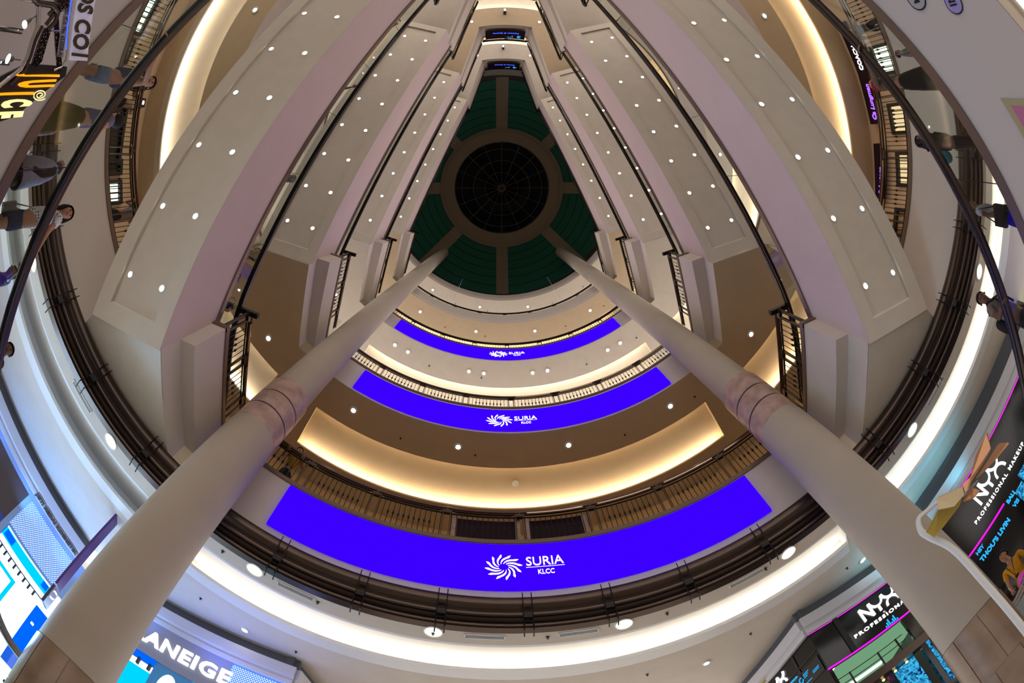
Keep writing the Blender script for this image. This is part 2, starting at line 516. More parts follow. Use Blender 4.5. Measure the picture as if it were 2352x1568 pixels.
for k in range(1, 6):
    LP = left_path(k); LW = left_path(k, True)
    zs, zb = ZS[k], ZB[k]
    ceil_z = zs if k > 1 else 5.80
    # --- underside with recessed cove trays
    soff = MB(); tray = MB(); top = MB(); out_r = 14.5 if k == 1 else ROUT
    for sg in (1, -1):
        for p, q in zip(LP[:-1], LP[1:]):
            a0, a1 = azof(p), azof(q)
            if a1 > 170: a1 = -180
            if abs(a1 - a0) < 1e-4: continue
            f = lambda R, az, z: (sg * R * math.sin(R_(az)), R * math.cos(R_(az)), z)
            top.add([f(p.length, a0, zb), f(q.length, a1, zb), f(out_r, a1, zb), f(out_r, a0, zb)], [(0, 1, 2, 3)])
        for p, q in zip(LW[:-1], LW[1:]):
            a0, a1 = azof(p), azof(q)
            if a1 > 170: a1 = -180
            if abs(a1 - a0) < 1e-4: continue
            am = (a0 + a1) / 2
            f = lambda R, az, z: (sg * R * math.sin(R_(az)), R * math.cos(R_(az)), z)
            def quad(mb, r0a, r0b, r1, z):
                mb.add([f(r0a, a0, z), f(r0b, a1, z), f(r1, a1, z), f(r1, a0, z)], [(0, 1, 2, 3)])
            rp, rq = p.length, q.length
            if k > 1:
                if coves(am):
                    quad(soff, rp, rq, RC0, zs)
                    soff.add([f(RC1, a0, zs), f(RC1, a1, zs), f(out_r, a1, zs), f(out_r, a0, zs)], [(0, 1, 2, 3)])
                else:
                    quad(soff, rp, rq, out_r, zs)
            if k == 1 and min(rp, rq) < rc(1) - .45 and (circ_pt(1, am).length - (rp + rq) / 2) > .02:
                soff.add([f(rp, a0, zs - .01), f(rq, a1, zs - .01), f(circ_pt(1, a1).length, a1, zs - .01), f(circ_pt(1, a0).length, a0, zs - .01)], [(0, 1, 2, 3)])
    if k == 1:
        struct(soff.build('ceiling', M['soffit']), 'underside of the first gallery landings')
    if k > 1:
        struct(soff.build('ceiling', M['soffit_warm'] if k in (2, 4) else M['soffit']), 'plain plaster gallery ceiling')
    struct(top.build('floor', M['floor']), 'gallery floor slab')
    if k > 1:
        # tray: shelf lips, side walls and lid, one object per arc
        for (a0, a1) in ((-37.3, 37.3), (46.5, 130), (-130, -46.5), (148, 212)):
            t = MB()
            arc(t, [(RC0 + .02, zs + .34), (RC1 - .02, zs + .34)], a0, a1, pclosed=False, caps=False)
            arc(t, [(RC0, zs), (RC0 + .02, zs + .001), (RC0 + .02, zs + .05), (RC0 - .14, zs + .05), (RC0 - .14, zs + .34), (RC0 + .02, zs + .34)], a0, a1, pclosed=False, caps=False)
            arc(t, [(RC1, zs), (RC1 - .26, zs), (RC1 - .26, zs + .06), (RC1 + .02, zs + .06), (RC1 + .02, zs + .34), (RC1 - .02, zs + .34)], a0, a1, pclosed=False, caps=False)
            for ae in (a0, a1):
                pts = [PO(RC0 - .14, ae, zs), PO(RC1 + .02, ae, zs), PO(RC1 + .02, ae, zs + .34), PO(RC0 - .14, ae, zs + .34)]
                t.add(pts, [(0, 1, 2, 3)])
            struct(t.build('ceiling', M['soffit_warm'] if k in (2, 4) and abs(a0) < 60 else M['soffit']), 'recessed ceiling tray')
            if abs(a0) < 60 or k in (2,) or a0 > 140:
                e = MB()
                arc(e, [(RC1 - .10, zs + .07), (RC1 - .04, zs + .07), (RC1 - .04, zs + .12), (RC1 - .10, zs + .12)], a0 + .6, a1 - .6)
                lamp = e.build('cove_light', M['e_cove'])
                nm = {1: 'first', 2: 'second', 3: 'third', 4: 'fourth', 5: 'fifth'}[k - 1]
                wh = 'front' if abs(a0) < 40 else ('back' if a0 > 140 else ('right' if a0 > 0 else 'left'))
                tag(lamp, 'outer cove light in the %s ceiling tray above the %s gallery' % (wh, nm), 'cove light', 'outer cove lights of the gallery ceilings')
                e = MB()
                arc(e, [(RC0 - .10, zs + .06), (RC0 - .05, zs + .06), (RC0 - .05, zs + .10), (RC0 - .10, zs + .10)], a0 + .6, a1 - .6)
                lamp = e.build('cove_light', M['e_cove_dim'] if k == 2 else M['e_cove'])
                tag(lamp, 'inner cove light in the %s ceiling tray above the %s gallery' % (wh, nm), 'cove light', 'inner cove lights of the gallery ceilings')
    # --- slab edge (fascia) all round, stepped in below the landings
    for sg in (-1, 1):
        path = LP if sg < 0 else mirror(LP)
        os_ = 1 if sg < 0 else -1
        # path runs from the front anticlockwise on the left side: outwards is to the right of travel
        lo, hi = landings(k)
        def seg(pred): return [p for p in path if pred(p)]
        fas = MB()
        def ribbon(pts, prof): poly_sweep(fas, pts, prof, outsign=os_, caps=False, pclosed=False)
        def idx(pt):
            pt = Vector((pt.x * (1 if sg < 0 else -1), pt.y, 0))
            return min(range(len(path)), key=lambda i: (path[i] - pt).length)
        flat = [(0, zs), (0, zb)]
        ogee = [(0, zs), (0, zs + .22), (-.05, zs + .3), (-.05, zb)]
        lowp = LW if sg < 0 else mirror(LW)
        lolo, hilo = landings_low(k)
        def idl(pt):
            pt = Vector((pt.x * (1 if sg < 0 else -1), pt.y, 0))
            return min(range(len(lowp)), key=lambda i: (lowp[i] - pt).length)
        zl, zh = zb - 1.0, zb - 1.15
        if k <= 4:
            i0, i2 = idx(lo[0]), idx(lo[2]); l0, l2 = idl(lolo[0]), idl(lolo[2])
            ribbon(path[:i0 + 1], flat if k < 4 else ogee)
            ribbon(path[i0:i2 + 1], [(0, zl), (0, zb)])
            ribbon(lowp[l0:l2 + 1], [(0, zs), (0, zl)])
            A_ = [tuple(Vector((q.x, q.y, zl))) for q in path[i0:i2 + 1]] ; B_ = [tuple(Vector((q.x, q.y, zl))) for q in lowp[l0:l2 + 1]]
            j_, a_, o_ = [Vector((q.x * (-1 if sg > 0 else 1), q.y, zl)) for q in lo]
            jl, al, ol = [Vector((q.x * (-1 if sg > 0 else 1), q.y, zl)) for q in lolo]
            fas.add([j_, a_, al, jl], [(0, 1, 2, 3)]); fas.add([a_, o_, ol, al], [(0, 1, 2, 3)])
            j0, j2 = idx(hi[0]), idx(hi[2])
            ribbon(path[i2:j0 + 1], flat)
        else:
            j0, j2 = idx(hi[0]), idx(hi[2])
            ribbon(path[:j0 + 1], ogee)
        h0, h2 = idl(hilo[0]), idl(hilo[2])
        ribbon(path[j0:j2 + 1], [(0, zh), (0, zb)])
        ribbon(lowp[h0:h2 + 1], [(0, zs), (0, zh)])
        o_, b_, j_ = [Vector((q.x * (-1 if sg > 0 else 1), q.y, zh)) for q in hi]
        ol, bl, jl = [Vector((q.x * (-1 if sg > 0 else 1), q.y, zh)) for q in hilo]
        fas.add([j_, b_, bl, jl], [(0, 1, 2, 3)]); fas.add([b_, o_, ol, bl], [(0, 1, 2, 3)])
        ribbon(path[j2:], [(.20, zs), (.20, zh), (0, zh), (0, zb)])
        struct(fas.build('wall_' + side_name(sg), M['fascia']), 'pale slab edge of the gallery')
        cb = MB()
        poly_sweep(cb, path, [(-.03, zb - .02), (-.03, zb + .09), (.22, zb + .09), (.22, zb - .02)], outsign=os_)
        struct(cb.build('trim_%d' % (k * 2 + (sg > 0)), M['curb'], smooth=True), 'bronze curb strip below the railing')

# --- landing ends: closing soffit under upper escalator ends is part of the slab; concourse ceiling and cove
def ceil_ring(name, r0, r1, z, a0, a1, m, c=C1):
    b = MB(); arc(b, [(r0, z), (r1, z)], a0, a1, c=c, pclosed=False, caps=False, step=3)
    return struct(b.build(name, m))
R0 = 8.42
K0, K1 = 8.72, 9.98          # concourse cove tray (measured from the L1 ring centre)
ceil_ring('ceiling', 8.28, K0, 5.80, -180, 180, M['soffit'])
for a0, a1 in ((-43, -37.8), (37.8, 43.2), (130, 230)):
    ceil_ring('ceiling', K0, K1, 5.80, a0, a1, M['soffit'])
ceil_ring('ceiling', K1, 15.5, 5.80, -180, 180, M['soffit'])
for a0, a1 in ((-37.8, 37.8), (43.2, 130), (-130, -43)):
    t = MB()
    arc(t, [(K0, 5.80), (K0, 5.86), (K0 + .10, 5.86), (K0 + .10, 5.93), (K0 + .26, 5.93), (K0 + .26, 6.08), (K1 + .02, 6.2), (K1 + .02, 5.87), (K1 - .34, 5.87), (K1 - .34, 5.80), (K1, 5.80)], a0, a1, c=C1, pclosed=False, caps=False)
    for ae in (a0, a1):
        t.add([PO(K0, ae, 5.8, C1), PO(K1 + .02, ae, 5.8, C1), PO(K1 + .02, ae, 6.22, C1), PO(K0, ae, 6.22, C1)], [(0, 1, 2, 3)])
    struct(t.build('ceiling', M['white'], smooth=False), 'stepped concourse cove tray')
    if a0 > -130:
        e = MB(); arc(e, [(K1 - .12, 5.88), (K1 - .03, 5.88), (K1 - .03, 5.94), (K1 - .12, 5.94)], a0 + .5, a1 - .5, c=C1)
        wh = 'front' if a0 < 0 else 'right'
        tag(e.build('cove_light', M['e_cove0']), 'bright cove light in the %s concourse ceiling tray' % wh, 'cove light', 'concourse cove lights')
# --- bronze drum and rails hung below the first slab edge
dr = MB()
prof = [(8.43, 6.56), (8.30, 6.56), (8.30, 6.46)]
def bead(cx, cz, r, a0=100, a1=260, n=7):
    return [(cx + r * math.cos(R_(a)), cz + r * math.sin(R_(a))) for a in [a0 + (a1 - a0) * i / n for i in range(n + 1)]]
prof = [(8.42, 6.52), (8.36, 6.52)] + bead(8.36, 6.36, .13, 95, 265) + [(8.37, 6.2)] + bead(8.36, 6.13, .055) + [(8.40, 6.06), (8.34, 6.05), (8.31, 5.97), (8.38, 5.94)] + bead(8.36, 5.89, .045) + [(8.36, 5.84), (8.30, 5.80), (8.44, 5.79)]
prof = [(x - .09, z) for x, z in prof]
arc(dr, prof, -180, 180, c=C1, step=1.5)
struct(dr.build('trim_20', M['bronze'], smooth=True), 'dark bronze ribbed drum under the first gallery edge')

CLAMP_AZ = [0, -9.4, 9.0, -18.4, 18.2, -28.2, 28, -38, 37.5, -47.3, 46.5, -58.2, 57.5, -68.6, 67.5, 78, 88, -78, -88]
for i, az in enumerate(CLAMP_AZ):
    e = empty('pipe_clamp', PO(8.2, az, 5.8, C1), ('pair of black clamps round the bronze drum, ' + (('%s of centre, ' % side_name(az) + ORD[min(9, int(abs(az) / 9.6 + .5) - 1)]) if az else 'at the very centre of the front arc')), 'clamp', 'clamps on the bronze drum')
    for d in (-.5, .5):
        b = MB(); a = az + d
        for lo_, hi_ in (((8.12, 6.5), (8.125, 6.22)), ((8.125, 6.22), (8.18, 6.0)), ((8.18, 6.0), (8.17, 5.8))):
            b.tube([PO(lo_[0], a, lo_[1], C1), PO(hi_[0], a, hi_[1], C1)], .009, 5)
        b.tube([PO(8.16, a, 5.84, C1), PO(8.16, a, 5.73, C1), PO(8.33, a, 5.71, C1)], .012, 5)
        b.build('clamp_strap', M['iron'], e)
    b = MB(); u = Vector((math.cos(R_(az)), -math.sin(R_(az)), 0))
    n = PO(1, az); b.box(PO(8.19, az, 6.03, C1), (.13, .08, .09), u, n); b.build('clamp_block', M['black'], e)

# --- columns
for sg in (-1, 1):
    cx, cy = 4.73 * sg, 5.63
    b = MB(); b.lathe((cx, cy, 0), [(.49, 2.2), (.49, 7.5), (.475, 7.62), (.0, 7.62)], 48)
    b.lathe((cx, cy, 0), [(.40, 9.2), (.435, 9.3), (.425, 20), (.40, 38.2), (.0, 38.2)], 48)
    struct(b.build('column', M['column'], smooth=True), 'round pale column on the %s of the front opening' % side_name(sg))
    b = MB(); b.lathe((cx, cy, 0), [(.42, 7.55), (.48, 7.56), (.485, 8.08), (.46, 8.085), (.46, 8.12), (.485, 8.125), (.485, 8.62), (.46, 8.625), (.46, 8.66), (.485, 8.665), (.485, 9.28), (.42, 9.3)], 48)
    struct(b.build('column', M['collar'], smooth=True), 'mottled stone collar round the %s column' % side_name(sg))
    for zz in (8.10, 8.64):
        b = MB(); b.lathe((cx, cy, zz), [(.462, -.02), (.472, -.02), (.472, .02), (.462, .02)], 48, closed=True)
        struct(b.build('trim_%d' % (30 + int(zz) + sg), M['black']))
    b = MB()
    zj = [0, .55, 1.38, 2.2]
    for i in range(3):
        for q in range(8):
            a0 = 2 * PI * (q + (i % 2) * .5) / 8 + .012; a1 = a0 + 2 * PI / 8 - .024
            n = 7; rr = .505
            ring = []
            for j in range(n + 1):
                a = a0 + (a1 - a0) * j / n
                ring.append((cx + rr * math.cos(a), cy + rr * math.sin(a)))
            o = len(b.v)
            for x, y in ring: b.v += [(x, y, zj[i] + .006), (x, y, zj[i + 1] - .006)]
            for j in range(n): b.f.append((o + 2 * j, o + 2 * j + 2, o + 2 * j + 3, o + 2 * j + 1))
    b.lathe((cx, cy, 0), [(.495, 0), (.495, 2.2), (.505, 2.2), (.47, 2.22)], 48)
    struct(b.build('column', M['stone'], smooth=True), 'stone clad foot of the %s column' % side_name(sg))
# ground floor
b = MB(); b.lathe((0, 0, 0), [(0, 0), (16, 0), (16, -.2), (0, -.2)], 64)
struct(b.build('floor', M['floor']), 'concourse floor')

# ------------------------------------------------------------------ dome
DC = (0.0, 0.2)
zL5c = 36.6
ceil_ring('ceiling', 9.0, 13, zL5c, -180, 180, M['soffit'], c=DC)
b = MB(); arc(b, [(9.0, zL5c), (9.0, 37.5), (8.84, 37.5), (8.84, 37.75), (9.3, 37.8)], -180, 180, c=DC, pclosed=False, caps=False, step=3)
struct(b.build('trim_40', M['steel'], smooth=True), 'grey ring beam at the foot of the dome')
def dome_z(r):      # shallow dome between foot r=8.84 and crown ring r=5.3
    t = (8.84 - r) / (8.84 - 5.3)
    return 37.6 + 3.5 * math.sin(t * PI / 2 * .92) / math.sin(PI / 2 * .92)
for q in range(8):
    b = MB(); a0 = q * 45 + 3.3; a1 = q * 45 + 41.7
    rs = [8.84 - (8.84 - 5.3) * i / 28 for i in range(29)]
    o = len(b.v); n = 14
    for r in rs:
        w = 3.3 * 8.84 / r * .92
        for j in range(n + 1):
            az = q * 45 + w + (45 - 2 * w) * j / n
            b.v.append(tuple(PO(r, az, dome_z(r), DC)))
    for i in range(28):
        for j in range(n):
            b.f.append((o + i * (n + 1) + j, o + i * (n + 1) + j + 1, o + (i + 1) * (n + 1) + j + 1, o + (i + 1) * (n + 1) + j))
    struct(b.build('ceiling', M['green'], smooth=True), 'dark green sector of the dome')
    b = MB()
    for i in range(1, 6):
        r = 8.84 - (8.84 - 5.3) * i / 6
        w = 3.3 * 8.84 / r * .92
        pts = [PO(r, q * 45 + w + (45 - 2 * w) * j / n, dome_z(r) - .02, DC) for j in range(n + 1)]
        b.tube(pts, .022, 5)
    struct(b.build('trim_%d' % (50 + q), M['green_line'], smooth=True), 'curved joints across a green dome sector')
    # rib
    b = MB(); d = PO(1, q * 45); s = Vector((d.y, -d.x, 0))
    path = []
    for i in range(13):
        r = 9.0 - (9.0 - 4.9) * i / 12
        path.append((Vector((DC[0], DC[1], dome_z(max(r, 5.3)) - .12)) + d * r, s, Vector((0, 0, 1))))
    b.sweep(path, [(-.5, 0), (.5, 0), (.5, .5), (-.5, .5)])
    struct(b.build('trim_%d' % (60 + q), M['rib']), 'broad pale rib of the dome')
b = MB(); arc(b, [(5.35, 41.3), (5.3, 40.95), (5.0, 40.9), (5.0, 41.1), (4.1, 41.15), (4.05, 41.5), (4.4, 41.9)], -180, 180, c=DC, step=3, pclosed=False, caps=False)
struct(b.build('trim_70', M['rib'], smooth=True), 'pale crown ring of the dome')
# lantern: night-dark glazing on a cone of thin bars
b = MB(); b.lathe((DC[0], DC[1], 0), [(4.2, 41.62), (3.0, 42.6), (1.5, 43.6), (.0, 44.2)], 32)
struct(b.build('window_1', M['night'], smooth=True), 'dark night glazing of the roof lantern')
b = MB()
LR = [(4.1, 41.5), (3.0, 42.45), (1.5, 43.45), (.3, 43.95)]
for q in range(16):
    b.tube([PO(r, q * 22.5, z, DC) for r, z in LR], .035, 5)
for r, z in ((3.55, 42.0), (2.55, 42.75), (1.5, 43.45)):
    b.tube([PO(r, a, z, DC) for a in range(0, 361, 15)], .03, 5)
b.lathe((DC[0], DC[1], 43.7), [(.36, 0), (.36, .25), (.26, .25), (.26, 0)], 16, closed=True)
struct(b.build('trim_71', M['lantern_bar'], smooth=True), 'spoked frame of the roof lantern')
b = MB(); b.lathe((DC[0], DC[1], 43.85), [(0, 0), (.26, 0), (.26, .05)], 16)
struct(b.build('trim_72', M['black']), 'black hub disc of the roof lantern')
# unseen roof shell, added so that the dome stays dark
b = MB(); b.lathe((0, 0, 0), [(13.2, 36.7), (13.2, 45.5), (0, 46.5)], 32)
struct(b.build('ceiling', M['black']), 'unseen roof shell added to keep the dome dark')
# ------------------------------------------------------------------ escalators
def esc_frame(sg, dz):
    """sg=-1 left, +1 right. returns fn(t, lat, h) where h is height above the sloping underside at t=0"""
    def f(t, lat, z):
        p = Vector((-6.2, 2.1, 0)) + U20 * t + W20 * lat
        if sg > 0: p.x = -p.x
        return Vector((p.x, p.y, z + dz))
    return f
SZ0 = 13.12
def zs_(t): return SZ0 + t * T30
T_LO, T_HI = -1.45, 8.82
def zstep(t): return SZ0 + 1.70 + min(max(t, T_LO), T_HI) * T30
def strip(mb, f, lat, pts_lo, pts_hi, th):
    """vertical plate at lateral position lat, thickness th, between polylines (t,z)"""
    poly = pts_lo + pts_hi[::-1]
    mb.prism(poly, lambda u, v, d: f(u, d, v), lat - th / 2, lat + th / 2)
def build_escalator(sg, level, dz, tk, t_lo, lights, label, soffit=True):
    f = esc_frame(sg, dz)
    base = f(2.0, .4, zs_(2.0))
    root = empty('escalator', base, label, 'escalator', 'escalators stacked on the %s of the atrium' % side_name(sg))
    rt = 7.96; ext = 1.0 if level == 0 else 1.9
    def zst(t): return SZ0 + 1.70 + (min(max(t, t_lo), T_HI)) * T30
    # side panels
    for lat, nm in ((1.24, 'inner'), (-.47, 'outer')):
        b = MB()
        strip(b, f, lat, [(tk, zs_(tk)), (rt, zs_(rt))], [(tk, zs_(tk) + 1.66), (rt, zs_(rt) + 1.66)], .12)
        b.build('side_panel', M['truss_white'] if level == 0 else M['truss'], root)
        b = MB()
        lo = [(t_lo - ext, zst(t_lo) - .05), (t_lo, zst(t_lo) - .05), (T_HI, zst(T_HI) - .05), (T_HI + 1.2, zst(T_HI) - .05)]
        hi = [(t, z + .14) for t, z in lo]
        strip(b, f, lat, lo, hi, .2)
        b.build('deck_strip', M['deck'], root)
        b = MB()
        g = [(t_lo - ext + .2, zst(t_lo) + .08), (t_lo, zst(t_lo) + .08), (T_HI, zst(T_HI) + .08), (T_HI + 1.0, zst(T_HI) + .08)]
        h = [(t, z + .80) for t, z in g]
        strip(b, f, lat, g, h, .012)
        b.build('glass_panel', M['glass'], root)
        # handrail with rounded newel ends
        p = []
        for i in range(9):
            a = -PI / 2 + PI * i / 8
            p.append((t_lo - ext + .15 - .28 * math.cos(a), zst(t_lo) + .62 + .28 * math.sin(a)))
        for i in range(7):
            t = t_lo - .7 + 1.4 * i / 6
            zz = zst(t_lo) + .90 + (0 if t < t_lo else (t - t_lo) * T30) 
            zz = zst(t_lo) + .90 + T30 * ((i / 6) ** 2) * .7
            p.append((t, zz))
        for i in range(7):
            x = i / 6; t = T_HI - .7 + 1.4 * x
            p.append((t, zst(T_HI) + .90 - T30 * ((1 - x) ** 2) * .7))
        for i in range(9):
            a = PI / 2 - PI * i / 8
            p.append((T_HI + 1.05 + .28 * math.cos(a), zst(T_HI) + .62 + .28 * math.sin(a)))
        b = MB(); pts = [f(t, lat, z) for t, z in p]
        path = []
        side = (f(0, 1, 0) - f(0, 0, 0)).normalized()
        for i, q in enumerate(pts):
            tg = (pts[min(i + 1, len(pts) - 1)] - pts[max(i - 1, 0)]).normalized()
            up = side.cross(tg).normalized()
            path.append((q, side, up))
        b.sweep(path, [(-.052, -.035), (-.06, .0), (-.048, .026), (0, .036), (.048, .026), (.06, 0), (.052, -.035)])
        b.build('handrail', M['rubber'], root, smooth=True)
        b = MB(); b.sweep([(q - u * .06, s, u) for q, s, u in path], [(-.034, -.035), (.034, -.035), (.034, .025), (-.034, .025)])
        b.build('handrail_guide', M['bronze'], root)
        b = MB()
        n = int((T_HI - t_lo) / 1.45)
        for i in range(1, n):
            t = t_lo + (T_HI - t_lo) * i / n
            b.tube([f(t, lat, zst(t) + .08), f(t, lat, zst(t) + .88)], .006, 4)
        build_each(b, 'glass_joint', M['bronze'], root)
    # steps
    b = MB(); t = t_lo
    while t < T_HI - .01:
        z0 = zst(t)
        b.prism([(t, z0 - .25), (t + .40, z0 - .02), (t + .40, z0 + .2), (t, z0 + .2)], lambda u, v, d: f(u, d, v), -.12, .90)
        t += .40
    b.prism([(t_lo - ext + .3, zst(t_lo) - .3), (t_lo, zst(t_lo) - .3), (t_lo, zst(t_lo) + .0), (t_lo - ext + .3, zst(t_lo) + .0)], lambda u, v, d: f(u, d, v), -.35, 1.12)
    b.build('step_band', M['steel'], root)
    # underside with recessed panel
    b = MB(); r0, r1, l0, l1, dp = (-.60 if tk > -1.2 else -1.08) * .866, 7.70, -.17, 1.0, .07
    z = zs_
    def P(t, lat, up=0): return f(t, lat, z(t) - .006 + up)
    ts, ls = [tk, r0, r1, rt], [-.53, l0, l1, 1.30]
    for i in range(3):
        for j in range(3):
            if i == 1 and j == 1:
                b.add([P(r0, l0, dp), P(r1, l0, dp), P(r1, l1, dp), P(r0, l1, dp)], [(0, 1, 2, 3)])
                for (q0, q1) in (((r0, l0), (r1, l0)), ((r1, l0), (r1, l1)), ((r1, l1), (r0, l1)), ((r0, l1), (r0, l0))):
                    b.add([P(*q0), P(*q1), P(*q1, dp), P(*q0, dp)], [(0, 1, 2, 3)])
            else:
                b.add([P(ts[i], ls[j]), P(ts[i + 1], ls[j]), P(ts[i + 1], ls[j + 1]), P(ts[i], ls[j + 1])], [(0, 1, 2, 3)])
    if level: b.add([f(tk, -.53, z(tk)), f(tk, 1.3, z(tk)), f(tk, 1.3, z(tk) - .0 - max(0, z(tk) - SLOW[level]) ), f(tk, -.53, z(tk) - max(0, z(tk) - SLOW[level]))], [(0, 1, 2, 3)])
    b.build('underside', M['soffit'], root)
    nrm = Vector((0, 0, 1)).cross(Vector((0, 0, 0)))
    d = (f(1, 0, T30) - f(0, 0, 0)).normalized(); s = (f(0, 1, 0) - f(0, 0, 0)).normalized(); nn = d.cross(s).normalized()
    if nn.z > 0: nn = -nn
    for (a_, lat) in lights:
        t = a_ * .866
        c = P(t, lat, dp)
        b = MB(); b.lathe(c + nn * .004, [(0, 0), (.052, 0)], 12, axis=nn)
        L = b.build('downlight', M['e_lamp'], root)
        b = MB(); b.lathe(c, [(.05, 0), (.05, .012), (.068, .010), (.072, 0)], 12, axis=nn)
        b.build('lamp_trim', M['white'], L)
    return root
SLOW = {0: -10, 1: 6.5 - 0, 2: 12.42, 3: 18.36, 4: 24.28}
def rowsB(): return [(1.18 * k, lat) for k in range(8) for lat in (0.0, .83)]
def rowsA(): return [(-.57 + 1.26 * k, lat) for k in range(8) for lat in (0.0, .84)]
def rowsOff(k0, step, n): return [(k0 + step * k, lat) for k in range(n) for lat in (0.0, .83)]
for sg in (-1, 1):
    dz0 = -11.9 + (-.30 if sg < 0 else -.12); f_ = esc_frame(sg, dz0); b = MB()
    zt = zstep(0) + (-3.0) * T30 - .02
    b.prism([(-4.3, -dz0 - .0), (-2.6, -dz0), (-2.6, zt - .3), (-3.0, zt), (-4.3, zt)], lambda u, v, d: f_(u, d, v), -.7, 1.5)
    struct(b.build('floor', M['floor']), 'raised stone landing at the foot of the concourse escalator')
names = ['from the concourse to the first gallery', 'from the first to the second gallery, lowest of the lit undersides', 'from the second to the third gallery', 'from the third to the fourth gallery', 'from the fourth to the fifth gallery, highest of its stack']
SLOW[0] = -100
for sg in (-1, 1):
    for lv in range(5):
        dz = (lv - 2) * 5.95
        if lv == 0:
            dz += -.30 if sg < 0 else -.12
        if lv == 4: dz -= .06
        tk = {0: -2.9, 1: -1.22}.get(lv, -.80)
        t_lo = T_LO if lv else -3.0
        SLv = dict(SLOW)
        old = dict(SLOW)
        SLOW[lv] = SLOW[lv] - dz
        lab = '%s escalator %s, with glass balustrades and black handrails' % (side_name(sg), names[lv])
        lab = ['lowest %s escalator rising from the concourse, crowded with riders',
               '%s escalator with the lowest broad underside of paired downlights',
               '%s escalator second above the concourse one, its underside fully lit',
               '%s escalator just below the topmost, narrow underside with lights',
               'topmost %s escalator beside the green dome opening'][lv] % side_name(sg)
        rows = rowsA() if lv == 1 else (rowsB() if lv != 0 else rowsOff(0, 1.2, 4))
        build_escalator(sg, lv, dz, tk, t_lo, rows, lab)
        SLOW.clear(); SLOW.update(old)
# ------------------------------------------------------------------ railings
BAL = None
def baluster_mesh(knot):
    b = MB()
    b.tube([(0, 0, 0), (0, 0, .86)], .0085, 6)
    if knot:
        b.lathe((0, 0, .47), [(0, -.055), (.010, -.05), (.026, -.015), (.026, .015), (.010, .05), (0, .055)], 8)
        b.lathe((0, 0, .47), [(0, -.075), (.014, -.07), (.014, -.06), (0, -.055)], 6)
        b.lathe((0, 0, .47), [(0, .055), (.014, .06), (.014, .07), (0, .075)], 6)
    me = bpy.data.meshes.new('baluster'); me.from_pydata(b.v, [], b.f); me.update(); me.materials.append(M['iron'])
    return me
BM = {True: baluster_mesh(True), False: baluster_mesh(False)}
def resample(path, d):
    L = [0]
    for a, b in zip(path[:-1], path[1:]): L.append(L[-1] + (b - a).length)
    def at(s):
        s = min(max(s, 0), L[-1] - 1e-6)
        for i in range(len(path) - 1):
            if L[i + 1] >= s:
                k = (s - L[i]) / max(1e-9, L[i + 1] - L[i])
                return path[i].lerp(path[i + 1], k), (path[i + 1] - path[i]).normalized()
    return at, L[-1]
def railing(path, z, label, bay=1.46, s0=0.0, detailed=True, group=None, posts='double'):
    """path: list of Vectors (plan) running along the slab edge"""
    at, L = resample(path, .1)
    mid = at(L / 2)[0]
    root = empty('railing', (mid.x, mid.y, z), label, 'railing', group or 'gallery railings') if detailed else None
    Z = Vector((0, 0, 1))
    n = max(8, int(L / .12)); pts = []
    for i in range(n + 1):
        p, t = at(L * i / n); s = Vector((-t.y, t.x, 0)); pts.append((Vector((p.x, p.y, z)), s, Z))
    def bar(w, h, zc, off=0):
        b = MB()
        b.sweep([(p + s * off, s, u) for p, s, u in pts], [(-w / 2, zc - h / 2), (w / 2, zc - h / 2), (w / 2, zc + h / 2), (-w / 2, zc + h / 2)])
        return b
    def roundbar(r, zc, off=0, n_=8):
        b = MB()
        b.sweep([(p + s * off, s, u) for p, s, u in pts], [(r * math.cos(2 * PI * k / n_), zc + r * math.sin(2 * PI * k / n_)) for k in range(n_)])
        return b
    top = roundbar(.038, 1.05); mid1 = bar(.03, .016, .96); mid2 = bar(.03, .016, .87); low = bar(.03, .016, .13)
    post = MB(); plist = []; s = s0; posts_s = []
    while s < L + .001:
        posts_s.append(min(s, L)); s += bay
    for s in posts_s:
        p, t = at(s); n_ = Vector((-t.y, t.x, 0)); post = MB(); plist.append(post)
        for d in ((-.075, .075) if posts == 'double' else (0,)):
            post.box(p + t * d + Vector((0, 0, z + .475)), (.022, .05, .97), t, n_)
        post.box(p + Vector((0, 0, z + .915)), (.20, .075, .10), t, n_)
        post.box(p + Vector((0, 0, z + 1.0)), (.05, .05, .08), t, n_)
    if not detailed:
        b = MB()
        for q in [top, mid1, mid2, low] + plist: b.add(q.v, q.f)
        k = int(L / .112)
        for i in range(k):
            p, t = at((i + .5) * L / k)
            b.box((p.x, p.y, z + .5), (.012, .012, .74))
        o = b.build('railing', M['iron'])
        tag(o, label, 'railing', group or 'gallery railings')
        return o
    top.build('handrail', M['wood'], root, smooth=True)
    mid1.build('upper_rail', M['iron'], root); mid2.build('middle_rail', M['iron'], root); low.build('bottom_rail', M['iron'], root)
    
    for q in plist: q.build('post', M['bronze'], root)
    tb = MB()
    for a, c in zip(posts_s[:-1], posts_s[1:]):
        q = []
        for i in range(9):
            p, t = at(a + .16 + (c - a - .32) * i / 8); nrm = Vector((-t.y, t.x, 0)); q.append(Vector((p.x, p.y, z + .965)) + nrm * -.05)
        tb.tube(q, .021, 8)
    if tb.v: build_each(tb, 'metal_tube_rail', M['brass'], root, True)
    cnt = 0
    for a, c in zip(posts_s[:-1], posts_s[1:]):
        nb = max(3, int(round((c - a) / .112)))
        for i in range(1, nb):
            if cnt >= 100: break
            p, t = at(a + (c - a) * i / nb)
            o = bpy.data.objects.new('baluster', BM[3 <= i <= nb - 3])
            COL.objects.link(o); o.parent = root
            o.location = Vector((p.x, p.y, z + .02)) - Vector(root.location)
            cnt += 1
    return root
